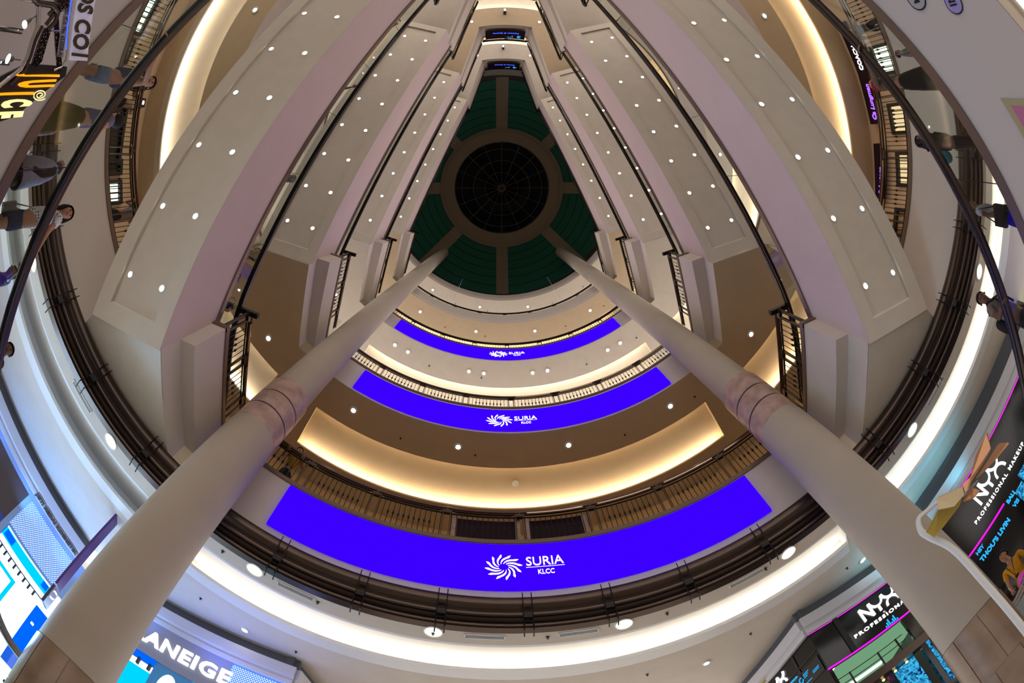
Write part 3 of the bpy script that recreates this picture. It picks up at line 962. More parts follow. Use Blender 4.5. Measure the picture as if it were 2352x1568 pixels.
def edge(k, a0, a1, ins=.12):
    n = max(2, int(abs(a1 - a0) / 1.5))
    out = []
    for i in range(n + 1):
        az = a0 + (a1 - a0) * i / n
        p = circ_pt(k, -abs(az)); p = p * ((p.length + ins) / p.length)
        out.append(Vector((p.x if az < 0 else -p.x, p.y, 0)))
    return out
NM = {1: 'first', 2: 'second', 3: 'third', 4: 'fourth', 5: 'fifth'}
for k in range(1, 6):
    det = k <= 2
    zb = ZB[k] + .09
    for sg in (-1, 1):
        sd = side_name(sg)
        bay = rc(k) * R_(10.35)
        railing(edge(k, sg * .01, sg * 44.2), zb, 'black iron railing of the %s gallery front, half %s of centre' % (NM[k], sd), bay=bay, detailed=det, group='front railings of the galleries')
        lo, hi = landings(k)
        if lo:
            j, a, o = lo
            tt = (a - j).normalized()
            nrm = Vector((tt.y, -tt.x, 0))
            if nrm.dot(-a) > 0: nrm = -nrm
            pth = [j + nrm * .1, a + nrm * .1 - tt * .06]
            if sg > 0: pth = mirror(pth)
            railing(pth[::-1], zb, 'black iron railing on the %s gallery edge at the foot of the %s escalator' % (NM[k], sd), bay=.92, detailed=det, group='railings at the feet of the escalators')
            # return piece from the corner to the escalator newel
            e = MB()
            c0 = a + nrm * .1; c1 = c0 - W20 * .0
            q0 = Vector((c0.x * (1 if sg < 0 else -1), c0.y, 0))
            e.box(q0 + Vector((0, 0, zb + .95)), (.10, .42, .10), Vector((U20.x * (1 if sg < 0 else -1), U20.y, 0)), Vector((W20.x * (1 if sg < 0 else -1), W20.y, 0)))
            e.box(q0 + Vector((0, 0, zb + .5)), (.05, .05, .95))
            tag(e.build('railing_post', M['iron']), 'black end post where the %s gallery railing meets the %s escalator' % (NM[k], sd), 'post', 'railing end posts')
        if k == 1:
            railing(edge(k, sg * 68.5, sg * 126), zb, 'long black iron railing on the %s side of the first gallery' % sd, bay=bay, s0=.2, detailed=True, group='side railings of the first gallery')
        hj = [hi[1], hi[2]]
        tt = (hj[1] - hj[0]).normalized(); nrm = Vector((tt.y, -tt.x, 0))
        if nrm.dot(hj[0]) < 0: nrm = nrm
        nrm = Vector((-1, 0, 0))
        pth = [hj[0] + Vector((-.1, -.05, 0)), hj[1] + Vector((-.1, 0, 0))]
        if sg > 0: pth = mirror(pth)
        if k >= 2:
            railing(pth, zb, 'black railing on the %s gallery edge beside the head of the %s escalator' % (NM[k], sd), bay=1.3, detailed=False, group='railings at the heads of the escalators')
    if k >= 3:
        railing(edge(k, 171, 180) + mirror(edge(k, 171, 180))[::-1][1:], zb, 'short black railing across the back of the %s gallery' % NM[k], bay=1.2, detailed=False, group='back railings of the galleries')

# ------------------------------------------------------------------ video band screens with the sunburst emblem
def petal(n=14):
    """one flame-shaped swirling ray in polar form, returns polygon"""
    o = []; i_ = []
    for j in range(n + 1):
        t = j / n
        r = .26 + .74 * t
        th = 1.15 * (t ** 1.0) 
        w = .075 * math.sin(PI * min(1, t * .93 + .03)) ** .8 * (.3 + 1.0 * t) + .008
        if t > .86: w *= (1 - t) / .14 * .9 + .1
        th += .22 * max(0, t - .72)/.28 * -1
        o.append((r, th + w / r)); i_.append((r, th - w / r))
    return o + i_[::-1]
def emblem(mb, fn, cx, cy, R, n=12, d=.012):
    for q in range(n):
        a = 2 * PI * q / n
        P = [(cx + R * r * math.cos(-(th) + a), cy + R * r * math.sin(-(th) + a)) for r, th in petal()]
        m = len(P) // 2
        o = len(mb.v)
        for dd in (d, 0):
            mb.v += [fn(x, y, dd) for x, y in P]
        for i in range(m - 1):
            mb.f.append((o + i, o + i + 1, o + 2 * m - 2 - i, o + 2 * m - 1 - i))
        for i in range(2 * m):
            j = (i + 1) % (2 * m)
            mb.f.append((o + i, o + j, o + j + 2 * m, o + i + 2 * m))
for k, az1, z0, z1, lz in ((1, 31.4, 6.76, 7.93, 7.30), (2, 33.2, 12.50, 13.74, 13.02), (3, 34.0, 18.46, 19.66, 18.98)):
    R = rc(k) - .01; c = cc(k)
    root = empty('video_screen', PO(R, 0, z0, c), ['widest violet blue video band on the first gallery edge', 'violet blue video band on the second gallery edge', 'uppermost and shortest violet blue video band, on the third gallery'][k - 1], 'screen', 'curved video bands')
    b = MB(); arc(b, [(R, z0), (R - .07, z0), (R - .07, z1), (R, z1)], -az1, az1, c=c, step=1)
    b.build('screen_panel', M['e_led'], root)
    fn = cylfn(R - .072, 0, lz, c)
    s = R / 7.93
    eR = .335 * (1 if k == 1 else 1.0)
    xc = R * R_(-2.45 if k == 1 else -2.75)
    b = MB(); emblem(b, fn, xc, 0, .335 if k == 1 else .38); b.build('sunburst_emblem', M['e_white'], root)
    b = MB(); x0 = R * R_(.25)
    put_text(b, 'SURIA', fn, .30, at=(x0, .03), depth=.01, bold=.006, spacing=1.0)
    wd = max(v[0] for v in text_geo('SURIA', .30, .006)[0])
    # stretch to reach azimuth 4.95
    b = MB(); kx = (R * R_(4.95) - x0) / wd
    put_text(b, 'SURIA', lambda u, v, d: fn(x0 + (u) * kx, v, d), .33, at=(0, .03), depth=.01, bold=.001)
    wd2 = max(v[0] for v in text_geo('SURIA', .33, .007)[0])
    b = MB(); kx = (R * R_(4.95) - x0) / wd2
    put_text(b, 'SURIA', lambda u, v, d: fn(x0 + u * kx, v, d), .33, at=(0, .03), depth=.01, bold=.001)
    b.add([fn(x0, -.03, .01), fn(x0 + wd2 * kx, -.03, .01), fn(x0 + wd2 * kx, -.015, .01), fn(x0, -.015, .01)], [(0, 1, 2, 3)])
    x1 = R * R_(1.6); wk = max(v[0] for v in text_geo('KLCC', .17, .005)[0]); kk = (R * R_(3.65) - x1) / wk
    put_text(b, 'KLCC', lambda u, v, d: fn(x1 + u * kk, v, d), .17, at=(0, -.20), depth=.01, bold=.001)
    b.build('lettering', M['e_white'], root)

# ------------------------------------------------------------------ signs at the back of the fourth and fifth galleries
for k, txt, num in ((4, 'Fashion & Sports', '3'), (5, 'Dining & Beauty', '4')):
    R = rc(k) - .17; z0 = ZB[k] - 1.22; hh = 1.2
    root = empty('level_sign', PO(R, 180, z0), 'dark level sign reading %s on the back gallery edge' % txt, 'sign', 'back level signs')
    b = MB(); arc(b, [(R, z0), (R - .06, z0), (R - .06, z0 + hh), (R, z0 + hh)], 180 - 7.7, 180 + 7.7, step=1)
    b.build('sign_panel', M['darkpanel'], root)
    fn = cylfn(R - .061, 180, z0)
    b = MB(); put_text(b, txt, fn, .20, at=(-.72, .28), depth=.01, bold=.004, spacing=1.0)
    b.build('sign_text', M['e_signblue'], root)
    b = MB(); put_text(b, num, fn, .48, at=(-.85, .70), depth=.01, bold=.01)
    b.build('sign_number', M['e_signcyan'], root)
    b = MB(); put_text(b, 'Level', fn, .15, at=(-.42, .92), depth=.01); put_text(b, num, fn, .15, at=(-.42, .74), depth=.01)
    b.build('sign_small_text', M['e_signcyan'], root)

# ------------------------------------------------------------------ gallery ceiling lamps
def gal_lamp(R, az, z, label, group, r=.075, m='e_lamp', c=(0, 0)):
    p = PO(R, az, z, c)
    root = empty('ceiling_downlight', p, label, 'downlight', group)
    b = MB(); b.lathe(p, [(0, -.012), (r * .62, -.012)], 14); b.build('lamp_lens', M[m], root)
    b = MB(); b.lathe(p, [(r * .62, -.006), (r * .7, -.03), (r * 1.15, -.03), (r * 1.2, 0)], 18); b.build('lamp_ring', M['white'], root, smooth=True)
for k in range(2, 6):
    z = ZS[k]
    azs = [10.3, 31.1, 52.3, 73, 94, 121.3, 168] if k != 3 else [10.5, 6.5, 31.5, 27.6, 52.6, 73, 94, 121]
    if k == 5: azs = [10.4, 32.2, 168.5]
    if k == 2: azs = [10.3, 31, 52.2, 73, 94, 121.3]
    for a in azs:
        for s in (-1, 1):
            if k == 5 and a == 32.2 and s > 0: continue
            
            Rl = 8.55 if a < 150 else 8.4
            where = ('front' if a < 45 else ('side' if a < 150 else 'back'))
            gal_lamp(Rl, s * a, z, ('downlight above the %s gallery, %s half, %s' % (NM[k - 1], side_name(s), ORD[azs.index(a)] if a < 150 else 'at the back')) , 'downlights above the %s gallery' % NM[k - 1], r=.10 if k == 2 else .085)
# smoke detectors and sprinklers
def sprinkler(p, label):
    b = MB(); b.lathe(p, [(0, 0), (.03, 0), (.03, -.012), (.012, -.016), (.012, -.04), (.022, -.044), (.0, -.048)], 8)
    tag(b.build('sprinkler', M['grille']), label, 'sprinkler', 'ceiling sprinklers')
for k in range(2, 6):
    for a in (-42, -21, -7, 21, 36, 59, -59):
        sprinkler(PO(8.75, a, ZS[k]), 'tiny sprinkler head above the %s gallery, %s half, %s' % (NM[k - 1], side_name(a), 'near the centre' if abs(a) < 10 else ('a quarter along' if abs(a) < 30 else ('by the column' if abs(a) < 50 else 'beyond the column'))))
for a in (-36, -24.5, -12, 0, 13, 25, 38):
    sprinkler(PO(10.3, a, 5.8), 'tiny sprinkler in the outer concourse ceiling, %s half, %s' % (side_name(a), ORD[int(abs(a) / 12.5)]))
    sprinkler(PO(8.5, a + 2, 5.8, C1), 'tiny sprinkler beside the bronze drum, %s half, %s' % (side_name(a), ORD[int(abs(a) / 12.5)]))
for k in (2, 3):
    p = PO(9.9, 0.4, ZS[k] + .34)
    b = MB(); b.lathe(p, [(0, -.10), (.05, -.09), (.07, -.04), (.10, -.035), (.10, 0)], 16)
    tag(b.build('smoke_detector', M['white'], smooth=True), 'small white smoke detector in the ceiling tray above the %s gallery' % NM[k - 1], 'smoke detector')
for k in (4, 5):
    p = PO(8.75, 180.3, ZS[k])
    root = empty('camera_unit', p, 'small dark camera box hanging from the back ceiling above the %s gallery' % NM[k - 1], 'camera')
    b = MB(); b.box(p + Vector((0, 0, -.25)), (.14, .18, .5)); b.build('housing', M['darkpanel'], root)
    b = MB(); b.box(p + Vector((0, .02, -.52)), (.11, .14, .04)); b.build('lit_panel', M['e_tablet'], root)
# concourse round panel lights, spots and air vents
for i, a in enumerate((-74.4, -51.4, -30.0, -10.0, 10.2, 30.1, 51.0, 73.1)):
    p = PO(8.46, a, 5.8, C1)
    root = empty('round_ceiling_light', p, 'round cream panel light in the concourse ceiling, number %s' % a, 'ceiling light', 'round panel lights beside the bronze drum')
    root['label'] = 'flat round cream light in the %s concourse ceiling beside the bronze drum' % ('left' if a < 0 else 'right') + ['', ', nearest the centre', '', ''][1 if abs(a) < 12 else 0]
    b = MB(); b.lathe(p, [(0, -.012), (.135, -.012)], 32); b.build('diffuser', M['e_panel'], root)
    b = MB(); b.lathe(p, [(.135, -.008), (.14, -.022), (.155, -.022), (.16, 0)], 32); b.build('light_rim', M['white'], root)
for a in (-57.5, -25.1, -4.6, 5.3, 24.6, 56.7):
    p = PO(8.47, a, 5.8, C1); u = Vector((math.cos(R_(a)), -math.sin(R_(a)), 0)); n = PO(1, a)
    root = empty('air_vent', p, 'slim slotted air vent in the %s concourse ceiling at the %s of the arc' % (side_name(a), 'centre' if abs(a) < 10 else ('quarter' if abs(a) < 30 else 'far end')), 'vent', 'slotted ceiling vents')
    b = MB()
    for s_ in (-1, 1):
        b.box(p + n * .055 * s_ - Vector((0, 0, .008)), (.64, .018, .016), u, n); b.box(p + u * .31 * s_ - Vector((0, 0, .008)), (.018, .12, .016), u, n)
    b.build('frame', M['white'], root)
    b = MB(); b.box(p - Vector((0, 0, .002)), (.60, .09, .004), u, n); b.build('vent_slot', M['grille'], root)
    b = MB()
    for s_ in (-.5, .5): b.box(p + n * .03 * s_ * 2 * .6 - Vector((0, 0, .01)), (.60, .008, .01), u, n)
    b.build('slat', M['white'], root)
for (x, y) in ((3.6, 10.09), (-5.28, 9.01), (6.8, 8.05)):
    p = Vector((x, y, 5.8))
    root = empty('ceiling_spotlight', p, 'bright small spotlight in the concourse ceiling before the %s shops' % side_name(x) + (' near the corner' if x > 5 else ''), 'spotlight', 'concourse spotlights')
    b = MB(); b.lathe(p, [(0, -.02), (.06, -.02)], 16); b.build('lamp_lens', M['e_cool'], root)
    b = MB(); b.lathe(p, [(.06, -.015), (.065, -.03), (.085, -.03), (.09, 0)], 16); b.build('lamp_ring', M['white'], root)
# potted plants along the fifth gallery rail
for (az, sc) in ((-.6, 1.0), (8.2, 1.25)):
    p = PO(8.75, az, ZB[5])
    root = empty('potted_plant', p, '%s spiky plant on the top gallery rim below the dome' % ('smaller' if sc == 1 else 'larger'), 'plant')
    b = MB(); b.lathe(p, [(0, 0), (.22, 0), (.28, .75), (0, .75)], 14); b.build('pot', M['stone'], root, smooth=True)
    b = MB()
    for i in range(46):
        a = random.uniform(0, 2 * PI); e = random.uniform(.1, 1.2); l = random.uniform(.35, .62) * sc
        d = Vector((math.cos(a) * math.cos(e), math.sin(a) * math.cos(e), math.sin(e))); q = p + Vector((0, 0, .75)); s_ = d.cross(Vector((0, 0, 1))).normalized() * .022
        b.add([q - s_, q + s_, q + d * l * .6 + s_ * .9, q + d * l - Vector((0, 0, .08)), q + d * l * .6 - s_ * .9], [(0, 1, 2, 3, 4)])
    b.build('leaves', mat('plant_green', (20, 34, 18), .7), root)
# thin banner wires at the top galleries
for az in (-22, 24):
    b = MB(); b.tube([PO(7.9, az, ZB[4] + 1.0), PO(7.6, az, ZB[5] + 1.5)], .012, 5)
    tag(b.build('wire', M['white']), 'thin pale wire hanging between the two top galleries %s of centre' % side_name(az), 'wire')
# ------------------------------------------------------------------ first gallery back wall (seen through the railings)
def wall_arc(name, R, a0, a1, z0, z1, m, th=.15):
    b = MB(); arc(b, [(R, z0), (R + th, z0), (R + th, z1), (R, z1)], a0, a1, step=2)
    return struct(b.build(name, m))
wall_arc('wall_front', 11.7, -62, 62, ZB[1], ZS[2], M['tan'])
wall_arc('wall_right', 11.7, 62, 128, ZB[1], ZS[2], M['beige'])
wall_arc('wall_left', 11.7, -128, -62, ZB[1], ZS[2], M['beige'])
wall_arc('wall_back', 12.9, -180, 180, ZB[5], 36.7, M['bronze_dull'])  # unseen wall added round the top gallery to keep light off the dome
def box_on(fn, u0, u1, v0, v1, d0, d1, mb=None):
    b = mb or MB()
    b.prism([(u0, v0), (u1, v0), (u1, v1), (u0, v1)], fn, d0, d1)
    return b
def shop_window(az, w, z0, z1, glow, label, num, bars=3, frame='black'):
    R = 11.69; fn = cylfn(R, az, 0)
    root = struct(empty('window_%d' % num, PO(R, az, z0)), label); root['kind'] = 'structure'
    b = MB()
    for (u0, u1, v0, v1) in ((-w/2, -w/2+.1, z0, z1), (w/2-.1, w/2, z0, z1), (-w/2, w/2, z1-.12, z1), (-w/2, w/2, z0, z0+.1)):
        box_on(fn, u0, u1, v0, v1, 0, .14, b)
    b.build('window_frame', M[frame], root)
    b = box_on(fn, -w/2+.1, w/2-.1, z0+.1, z1-.12, 0, .02); b.build('window_pane', M[glow], root)
    b = MB()
    for i in range(1, bars + 1):
        u = -w/2 + w * i / (bars + 1); box_on(fn, u-.015, u+.015, z0+.1, z1-.12, .02, .05, b)
    build_each(b, 'window_bar', M['black'], root)
for i, (az, w, z0, z1, g) in enumerate(((-115.5, 1.5, 8.6, 10.9, 'e_winwhite'), (-109.2, .8, 8.6, 10.75, 'e_winwhite'), (-97, 1.9, 8.5, 11.4, 'black'), (-88, .75, 9.6, 11.5, 'e_winwhite'), (-91.8, .5, 8.5, 11.5, 'black'),
                                    (99.6, 1.0, 8.5, 11.2, 'e_window'), (91.7, 1.1, 8.5, 11.15, 'e_window'), (83.4, .9, 8.5, 11.2, 'tan'), (109, 1.0, 8.5, 11.2, 'e_winwhite'), (75, .9, 8.5, 11.2, 'e_window'))):
    shop_window(az, w, z0, z1, g, 'dark framed shop opening behind the %s railing of the first gallery' % side_name(az), 10 + i)
# wall washers on the right-hand gallery wall
for az in (96, 87.5):
    p = PO(11.5, az, 10.3)
    root = empty('wall_lamp', p, 'small warm wall lamp on the right gallery wall, %s' % ('further back' if az > 90 else 'further forward'), 'lamp', 'wall lamps on the right gallery')
    b = MB(); b.lathe(p, [(0, -.1), (.05, -.1), (.07, .1), (0, .1)], 12); b.build('shade', M['white'], root)
    b = MB(); b.lathe(p + Vector((0, 0, .11)), [(0, 0), (.05, 0)], 12); b.build('bulb', M['e_cove'], root)
# neon name script over the openings on the right
for az, txt, mt in ((103.5, 'Ca Lungman', 'e_violet'), (91.2, 'Salvatore', 'e_violet'), (112, 'COACH', 'e_white')):
    fn = cylfn(11.4, az, 11.65)
    root = empty('shop_sign', PO(11.4, az, 11.7), 'glowing %s letters over a shop on the right first gallery reading %s' % ('white' if mt == 'e_white' else 'violet', txt), 'sign')
    b = MB(); box_on(fn, -.9, .9, -.05, .4, -.1, -.02, b); b.build('sign_board', M['darkpanel'], root)
    b = MB(); put_text(b, txt, fn, .24, at=(-.8, .02), depth=.03, bold=.008, shear=.3 if mt != 'e_white' else 0); b.build('letters', M[mt], root)
# two dark boards behind the middle bays of the front railing
for i, (a0, a1) in enumerate(((-9.0, -.3), (1.0, 9.0))):
    root = empty('sign_board', PO(8.62, (a0+a1)/2, ZB[1], C1), 'dark purple board behind the first gallery railing, %s of centre' % ('left' if i == 0 else 'right'), 'sign board', 'dark boards behind the front railing')
    b = MB(); arc(b, [(8.62, 8.15), (8.66, 8.15), (8.66, 9.02), (8.62, 9.02)], a0, a1, c=C1); b.build('board', M['darkpanel'], root)
    b = MB()
    for a in (a0, a1):
        b.box(PO(8.64, a, 8.6, C1), (.1, .1, 1.0), (math.cos(R_(a)), -math.sin(R_(a)), 0), PO(1, a))
    build_each(b, 'board_post', M['collar'], root)

# ------------------------------------------------------------------ concourse shops
def shopfront(name, A, B, s0, s1, zc=5.5):
    fn = planefn(A, B)
    b = box_on(fn, s0, s1, 5.05, 5.82, -.30, -.12); struct(b.build('wall_' + name, M['slot']), 'slate grey upper wall panel above the %s shopfront' % name)
    b = MB()
    b.prism([(0.0, zc), (.12, zc), (.12, zc - .24), (.06, zc - .27), (.06, zc - .30), (.09, zc - .33), (.09, zc - .42), (0, zc - .42), (-.2, zc - .42), (-.2, zc)], lambda u, v, d: fn(d, v, u), s0, s1)
    struct(b.build('trim_8%d' % (len(name)), M['cornice']), 'pale two-step cornice of the shopfronts')
    return fn
def dots(root, fn, u0, u1, v0, v1, d=.004, pitch=.056):
    b = MB(); j = 0; v = v0
    while v < v1:
        u = u0 + (pitch / 2 if j % 2 else 0)
        while u < u1:
            r = .0145
            b.prism([(u + r * math.cos(PI * i / 3), v + r * math.sin(PI * i / 3)) for i in range(6)], fn, d, d + .004)
            u += pitch
        v += pitch * .62; j += 1
    o = b.build('glowing_dots', M['e_dots'], root); o['kind'] = 'stuff'
# --- right front shop (black glass, white glowing letters)
RF = shopfront('right_front', (5.3, 9.02), (8.12, 8.0), -.02, 2.7)
root = empty('shopfront', RF(1.2, 0, 0), 'black glass shopfront with NYX letters right of the ceiling kink', 'shopfront')
box_on(RF, 0, 2.7, 4.08, 5.08, -.1, 0).build('glass_fascia', M['night'], root)
b = MB(); box_on(RF, .58, .70, 4.12, 5.08, 0, .03, b); b.build('mullion', M['black'], root)
b = box_on(RF, 0, 2.7, 5.075, 5.09, 0, .02); b.build('violet_edge_light', M['e_magenta'], root)
b = box_on(RF, 0, 2.7, 4.08, 4.11, 0, .03); b.build('magenta_neon', M['e_magenta'], root)
def nyx(root, fn, u0, z0, h, w, msub='e_white'):
    """three joined rounded capitals of constant stroke"""
    t = h * .135; b = MB()
    def stroke(pts):
        L = []; Rr = []
        for i, p in enumerate(pts):
            a = pts[max(i-1, 0)]; c = pts[min(i+1, len(pts)-1)]
            dx, dy = c[0]-a[0], c[1]-a[1]; l = math.hypot(dx, dy) or 1
            L.append((p[0]-dy/l*t/2, p[1]+dx/l*t/2)); Rr.append((p[0]+dy/l*t/2, p[1]-dx/l*t/2))
        for i in range(len(pts)-1):
            b.prism([L[i], L[i+1], Rr[i+1], Rr[i]], fn, 0, .05)
    W_ = w / 3
    x = u0
    stroke([(x, z0), (x, z0+h)]); stroke([(x, z0+h), (x+W_*.7, z0+h*.05)]); stroke([(x+W_*.72, z0), (x+W_*.72, z0+h)])
    def arcp(cx, cy, rx, ry, a0, a1, n=10): return [(cx+rx*math.cos(R_(a0+(a1-a0)*i/n)), cy+ry*math.sin(R_(a0+(a1-a0)*i/n))) for i in range(n+1)]
    x2 = x + W_*.72
    stroke(arcp(x2+W_*.55, z0+h, W_*.5, h*.55, 180, 360)); stroke([(x2+W_*.55, z0+h*.45), (x2+W_*.55, z0)])
    x3 = x2 + W_*1.08
    stroke(arcp(x3+W_*.5, z0+h*1.02, W_*.48, h*.5, 180, 360)); stroke(arcp(x3+W_*.5, z0-h*.02, W_*.48, h*.5, 0, 180))
    b.build('logo_letters', M[msub], root)
nyx(root, RF, 1.16, 4.57, .34, 1.0)
b = MB(); wd = max(v[0] for v in text_geo('PROFESSIONAL MAKEUP', .11, .003, spacing=1.35)[0]); kx = 2.15 / wd
put_text(b, 'PROFESSIONAL MAKEUP', lambda u, v, d: RF(.78 + u * kx, v, d), .12, at=(0, 4.37), depth=.02, bold=.003, spacing=1.35)
b.build('small_letters', M['e_white'], root)
b = MB(); emblem(b, RF, 1.62, 4.50, .03, n=5); b.build('heart', M['e_white'], root)
b = MB()
for i in range(7): box_on(RF, 1.45 + i * .05, 1.475 + i * .05, 4.13, 4.17 + .06 * (i % 3), 0, .02, b)
build_each(b, 'cyan_marks', M['e_signcyan'], root)
box_on(RF, .2, 2.6, 4.07, 4.10, -3.0, -.1).build('pale_green_soffit', M['e_green'], root)
box_on(RF, .2, 3.2, 0, 4.07, -3.1, -3.0).build('back_wall', M['steel'], root)
box_on(RF, 2.6, 2.7, 0, 4.07, -3.0, 0).build('side_wall', M['steel'], root)
box_on(RF, .25, 2.0, 4.0, 4.06, -2.25, -2.1).build('mint_tube', M['e_greenhot'], root)
b = MB()
for u in (.45, 1.15, 1.62): box_on(RF, u, u + .03, 3.42, 3.86, -.36, -.32, b)
for v in (3.68, 3.84): box_on(RF, -.1, 1.82, v, v + .012, -.36, -.33, b)
build_each(b, 'black_rack_bar', M['black'], root)
box_on(RF, 1.82, 2.12, 0, 4.06, -.1, 0).build('dark_pier', M['night'], root)
box_on(RF, 2.12, 2.42, 0, 3.95, -.05, .03).build('magenta_board', M['magenta_p'], root)
box_on(RF, 0, 2.12, 3.22, 3.42, -.35, .02).build('bronze_header', M['bronze'], root)
box_on(RF, 1.30, 1.80, 1.6, 3.2, -.5, -.4).build('blue_screen', M['bluescreen'], root)
box_on(RF, 1.95, 2.03, 2.0, 3.2, .0, .02).build('slim_blue_screen', M['bluescreen'], root)
box_on(RF, 0, 1.30, 0, 3.2, -.9, -.8).build('rear_display', M['tan'], root)
b = MB()
for i in range(12):
    u = -.05 + i * .115; v = 2.75 + .16 * ((i * 7) % 3); box_on(RF, u, u + .08, v, v + .17, -.7, -.6, b)
build_each(b, 'product_box', M['magenta_p'], root)
b = MB()
for i in range(6): b.sphere(RF(.05 + i * .3, 3.18, -.3), .035, 8)
build_each(b, 'globe_lamp', M['e_cream'], root)
for (u, v) in ((.35, 4.62), (.42, 4.32), (2.7, 4.6)):
    pass
# --- right corner, glass running back into the passage, with the second, smaller lettering
RT = planefn((5.0, 12.0), (5.3, 9.02))
b = box_on(RT, 0, 3.0, 5.5, 5.82, -.3, -.12); struct(b.build('wall_passage', M['slot']))
b = MB(); b.prism([(0, 5.5), (.12, 5.5), (.12, 5.26), (.06, 5.23), (.06, 5.2), (.09, 5.17), (.09, 5.08), (-.2, 5.08), (-.2, 5.5)], lambda u, v, d: RT(d, v, u), 0, 3.0)
struct(b.build('trim_89', M['cornice']))
root = empty('shopfront', RT(2, 0, 0), 'dark glass return wall with a second smaller NYX lettering at the bottom edge', 'shopfront')
box_on(RT, 0, 3.0, 0, 5.08, -.1, 0).build('dark_glass', M['night'], root)
b = MB(); box_on(RT, 2.28, 2.34, 3.2, 5.05, 0, .02, b); box_on(RT, 1.2, 3.0, 4.66, 4.69, 0, .02, b); b.build('mullion', M['black'], root)
nyx(root, RT, 1.15, 4.70, .27, .78)
b = MB(); put_text(b, 'MAKEUP', RT, .10, at=(1.75, 4.52), depth=.02, bold=.004, spacing=1.2); b.build('small_letters', M['e_signcyan'], root)
b = MB(); box_on(RT, 1.9, 2.95, 4.15, 4.55, 0, .02, b); b.build('sign_panel', M['black'], root)
b = MB()
o = len(b.v)
for i in range(20):
    a0 = R_(300 * i / 20 + 60); a1 = R_(300 * (i+1) / 20 + 60); c0 = (2.25, 4.40)
    b.prism([(c0[0]+.075*math.cos(a0), c0[1]+.075*math.sin(a0)), (c0[0]+.075*math.cos(a1), c0[1]+.075*math.sin(a1)), (c0[0]+.05*math.cos(a1), c0[1]+.05*math.sin(a1)), (c0[0]+.05*math.cos(a0), c0[1]+.05*math.sin(a0))], RT, .02, .03)
for i, (u, w, v) in enumerate(((2.36, .2, 4.46), (2.36, .16, 4.42), (2.36, .12, 4.38), (2.2, .35, 4.24), (2.65, .22, 4.34), (2.65, .2, 4.30))):
    box_on(RT, u, u + w, v, v + .014, .02, .03, b)
b.build('blue_sign_marks', M['e_signcyan'], root)
b = MB(); box_on(RT, .4, 1.35, 5.10, 5.2, .06, .09, b); b.build('gold_plate', M['gold'], root)
# --- right side shop
RS = shopfront('right_side_shop', (7.95, 6.80), (10.4, 3.14), -.2, 5.2, zc=5.36)
root = empty('shopfront', RS(1.5, 0, 0), 'black shopfront with tall NYX letters behind the copper pinwheel', 'shopfront')
box_on(RS, -.2, 5.2, 0, 4.92, -.1, 0).build('black_glass_wall', M['night'], root)
box_on(RS, -.2, 5.2, 4.925, 4.94, 0, .02).build('violet_edge_light', M['e_magenta'], root)
nyx(root, RS, .78, 4.22, .38, .98)
b = MB(); wd = max(v[0] for v in text_geo('PROFESSIONAL MAKEUP', .11, .003, spacing=1.35)[0]); kx = 1.68 / wd
put_text(b, 'PROFESSIONAL MAKEUP', lambda u, v, d: RS(.42 + u * kx, v - .02 * u, d), .12, at=(0, 4.05), depth=.02, bold=.003, spacing=1.35)
b.build('small_letters', M['e_white'], root)
box_on(RS, -.1, 1.07, 3.71, 3.745, 0, .03).build('magenta_neon', M['e_magenta'], root)
b = MB(); put_text(b, 'BALI', RS, .13, at=(1.12, 3.62), depth=.02, bold=.005); put_text(b, "THOU'S LIVIN", RS, .15, at=(.0, 3.36), depth=.02, bold=.006); put_text(b, 'HSY', RS, .12, at=(.02, 3.56), depth=.02, bold=.004)
put_text(b, 'VIS', RS, .13, at=(1.15, 3.42), depth=.02, bold=.004)
b.build('script_letters', M['e_signcyan'], root)
b = MB(); box_on(RS, 1.36, 1.62, 3.30, 3.62, 0, .03, b); box_on(RS, 1.66, 1.95, 3.45, 3.78, 0, .03, b); b.build('glitter_panel', M['bluescreen'], root)
b = MB(); box_on(RS, .2, 1.0, 2.2, 2.26, 0, .03, b); b.build('violet_neon', M['e_violet'], root)
# --- left front shop
LF = shopfront('left_front', (-7.27, 8.85), (-4.28, 9.64), -1.2, 3.11)
root = empty('shopfront', LF(1, 0, 0), 'grey fascia shopfront with white LANEIGE letters and cyan lit displays', 'shopfront')
box_on(LF, -1.2, 1.9, 4.23, 5.08, -.1, 0).build('sign_fascia', mat('sign_grey_blue', (150, 152, 176), .45), root)
b = MB(); wd = max(v[0] for v in text_geo('LANEIGE', .40, .012, spacing=1.12)[0]); kx = 1.93 / wd
put_text(b, 'LANEIGE', lambda u, v, d: LF(-.28 + u * kx, v, d), .47, at=(0, 4.50), depth=.05, bold=.014, spacing=1.12)
b.build('sign_letters', M['e_white'], root)
box_on(LF, 1.9, 3.11, 2.6, 5.08, -.1, .0).build('perforated_panel', M['dots'], root)
dots(root, LF, 1.93, 3.09, 3.6, 5.05)
box_on(LF, -1.2, .45, 0, 4.2, -1.6, -1.5).build('lit_interior', M['e_whitehot'], root)
b = MB(); box_on(LF, -1.2, .45, 4.12, 4.22, -.3, 0, b); b.build('blue_beam', M['e_blue'], root)
b = MB()
for u in (-.6, -.3, .0, .28): box_on(LF, u, u + .05, 3.95, 4.12, -.2, -.12, b)
build_each(b, 'track_spot', M['grille'], root)
box_on(LF, -.28, .42, 2.9, 3.92, -.3, -.2).build('cyan_panel', M['e_cyan'], root)
box_on(LF, .45, 1.3, 2.6, 4.22, -.15, -.05).build('display_screen', mat('deep_teal_screen', (40, 90, 130), .3, emit=(50, 110, 160), es=.7), root)
b = MB(); 
n = 24; c0 = (.86, 3.72)
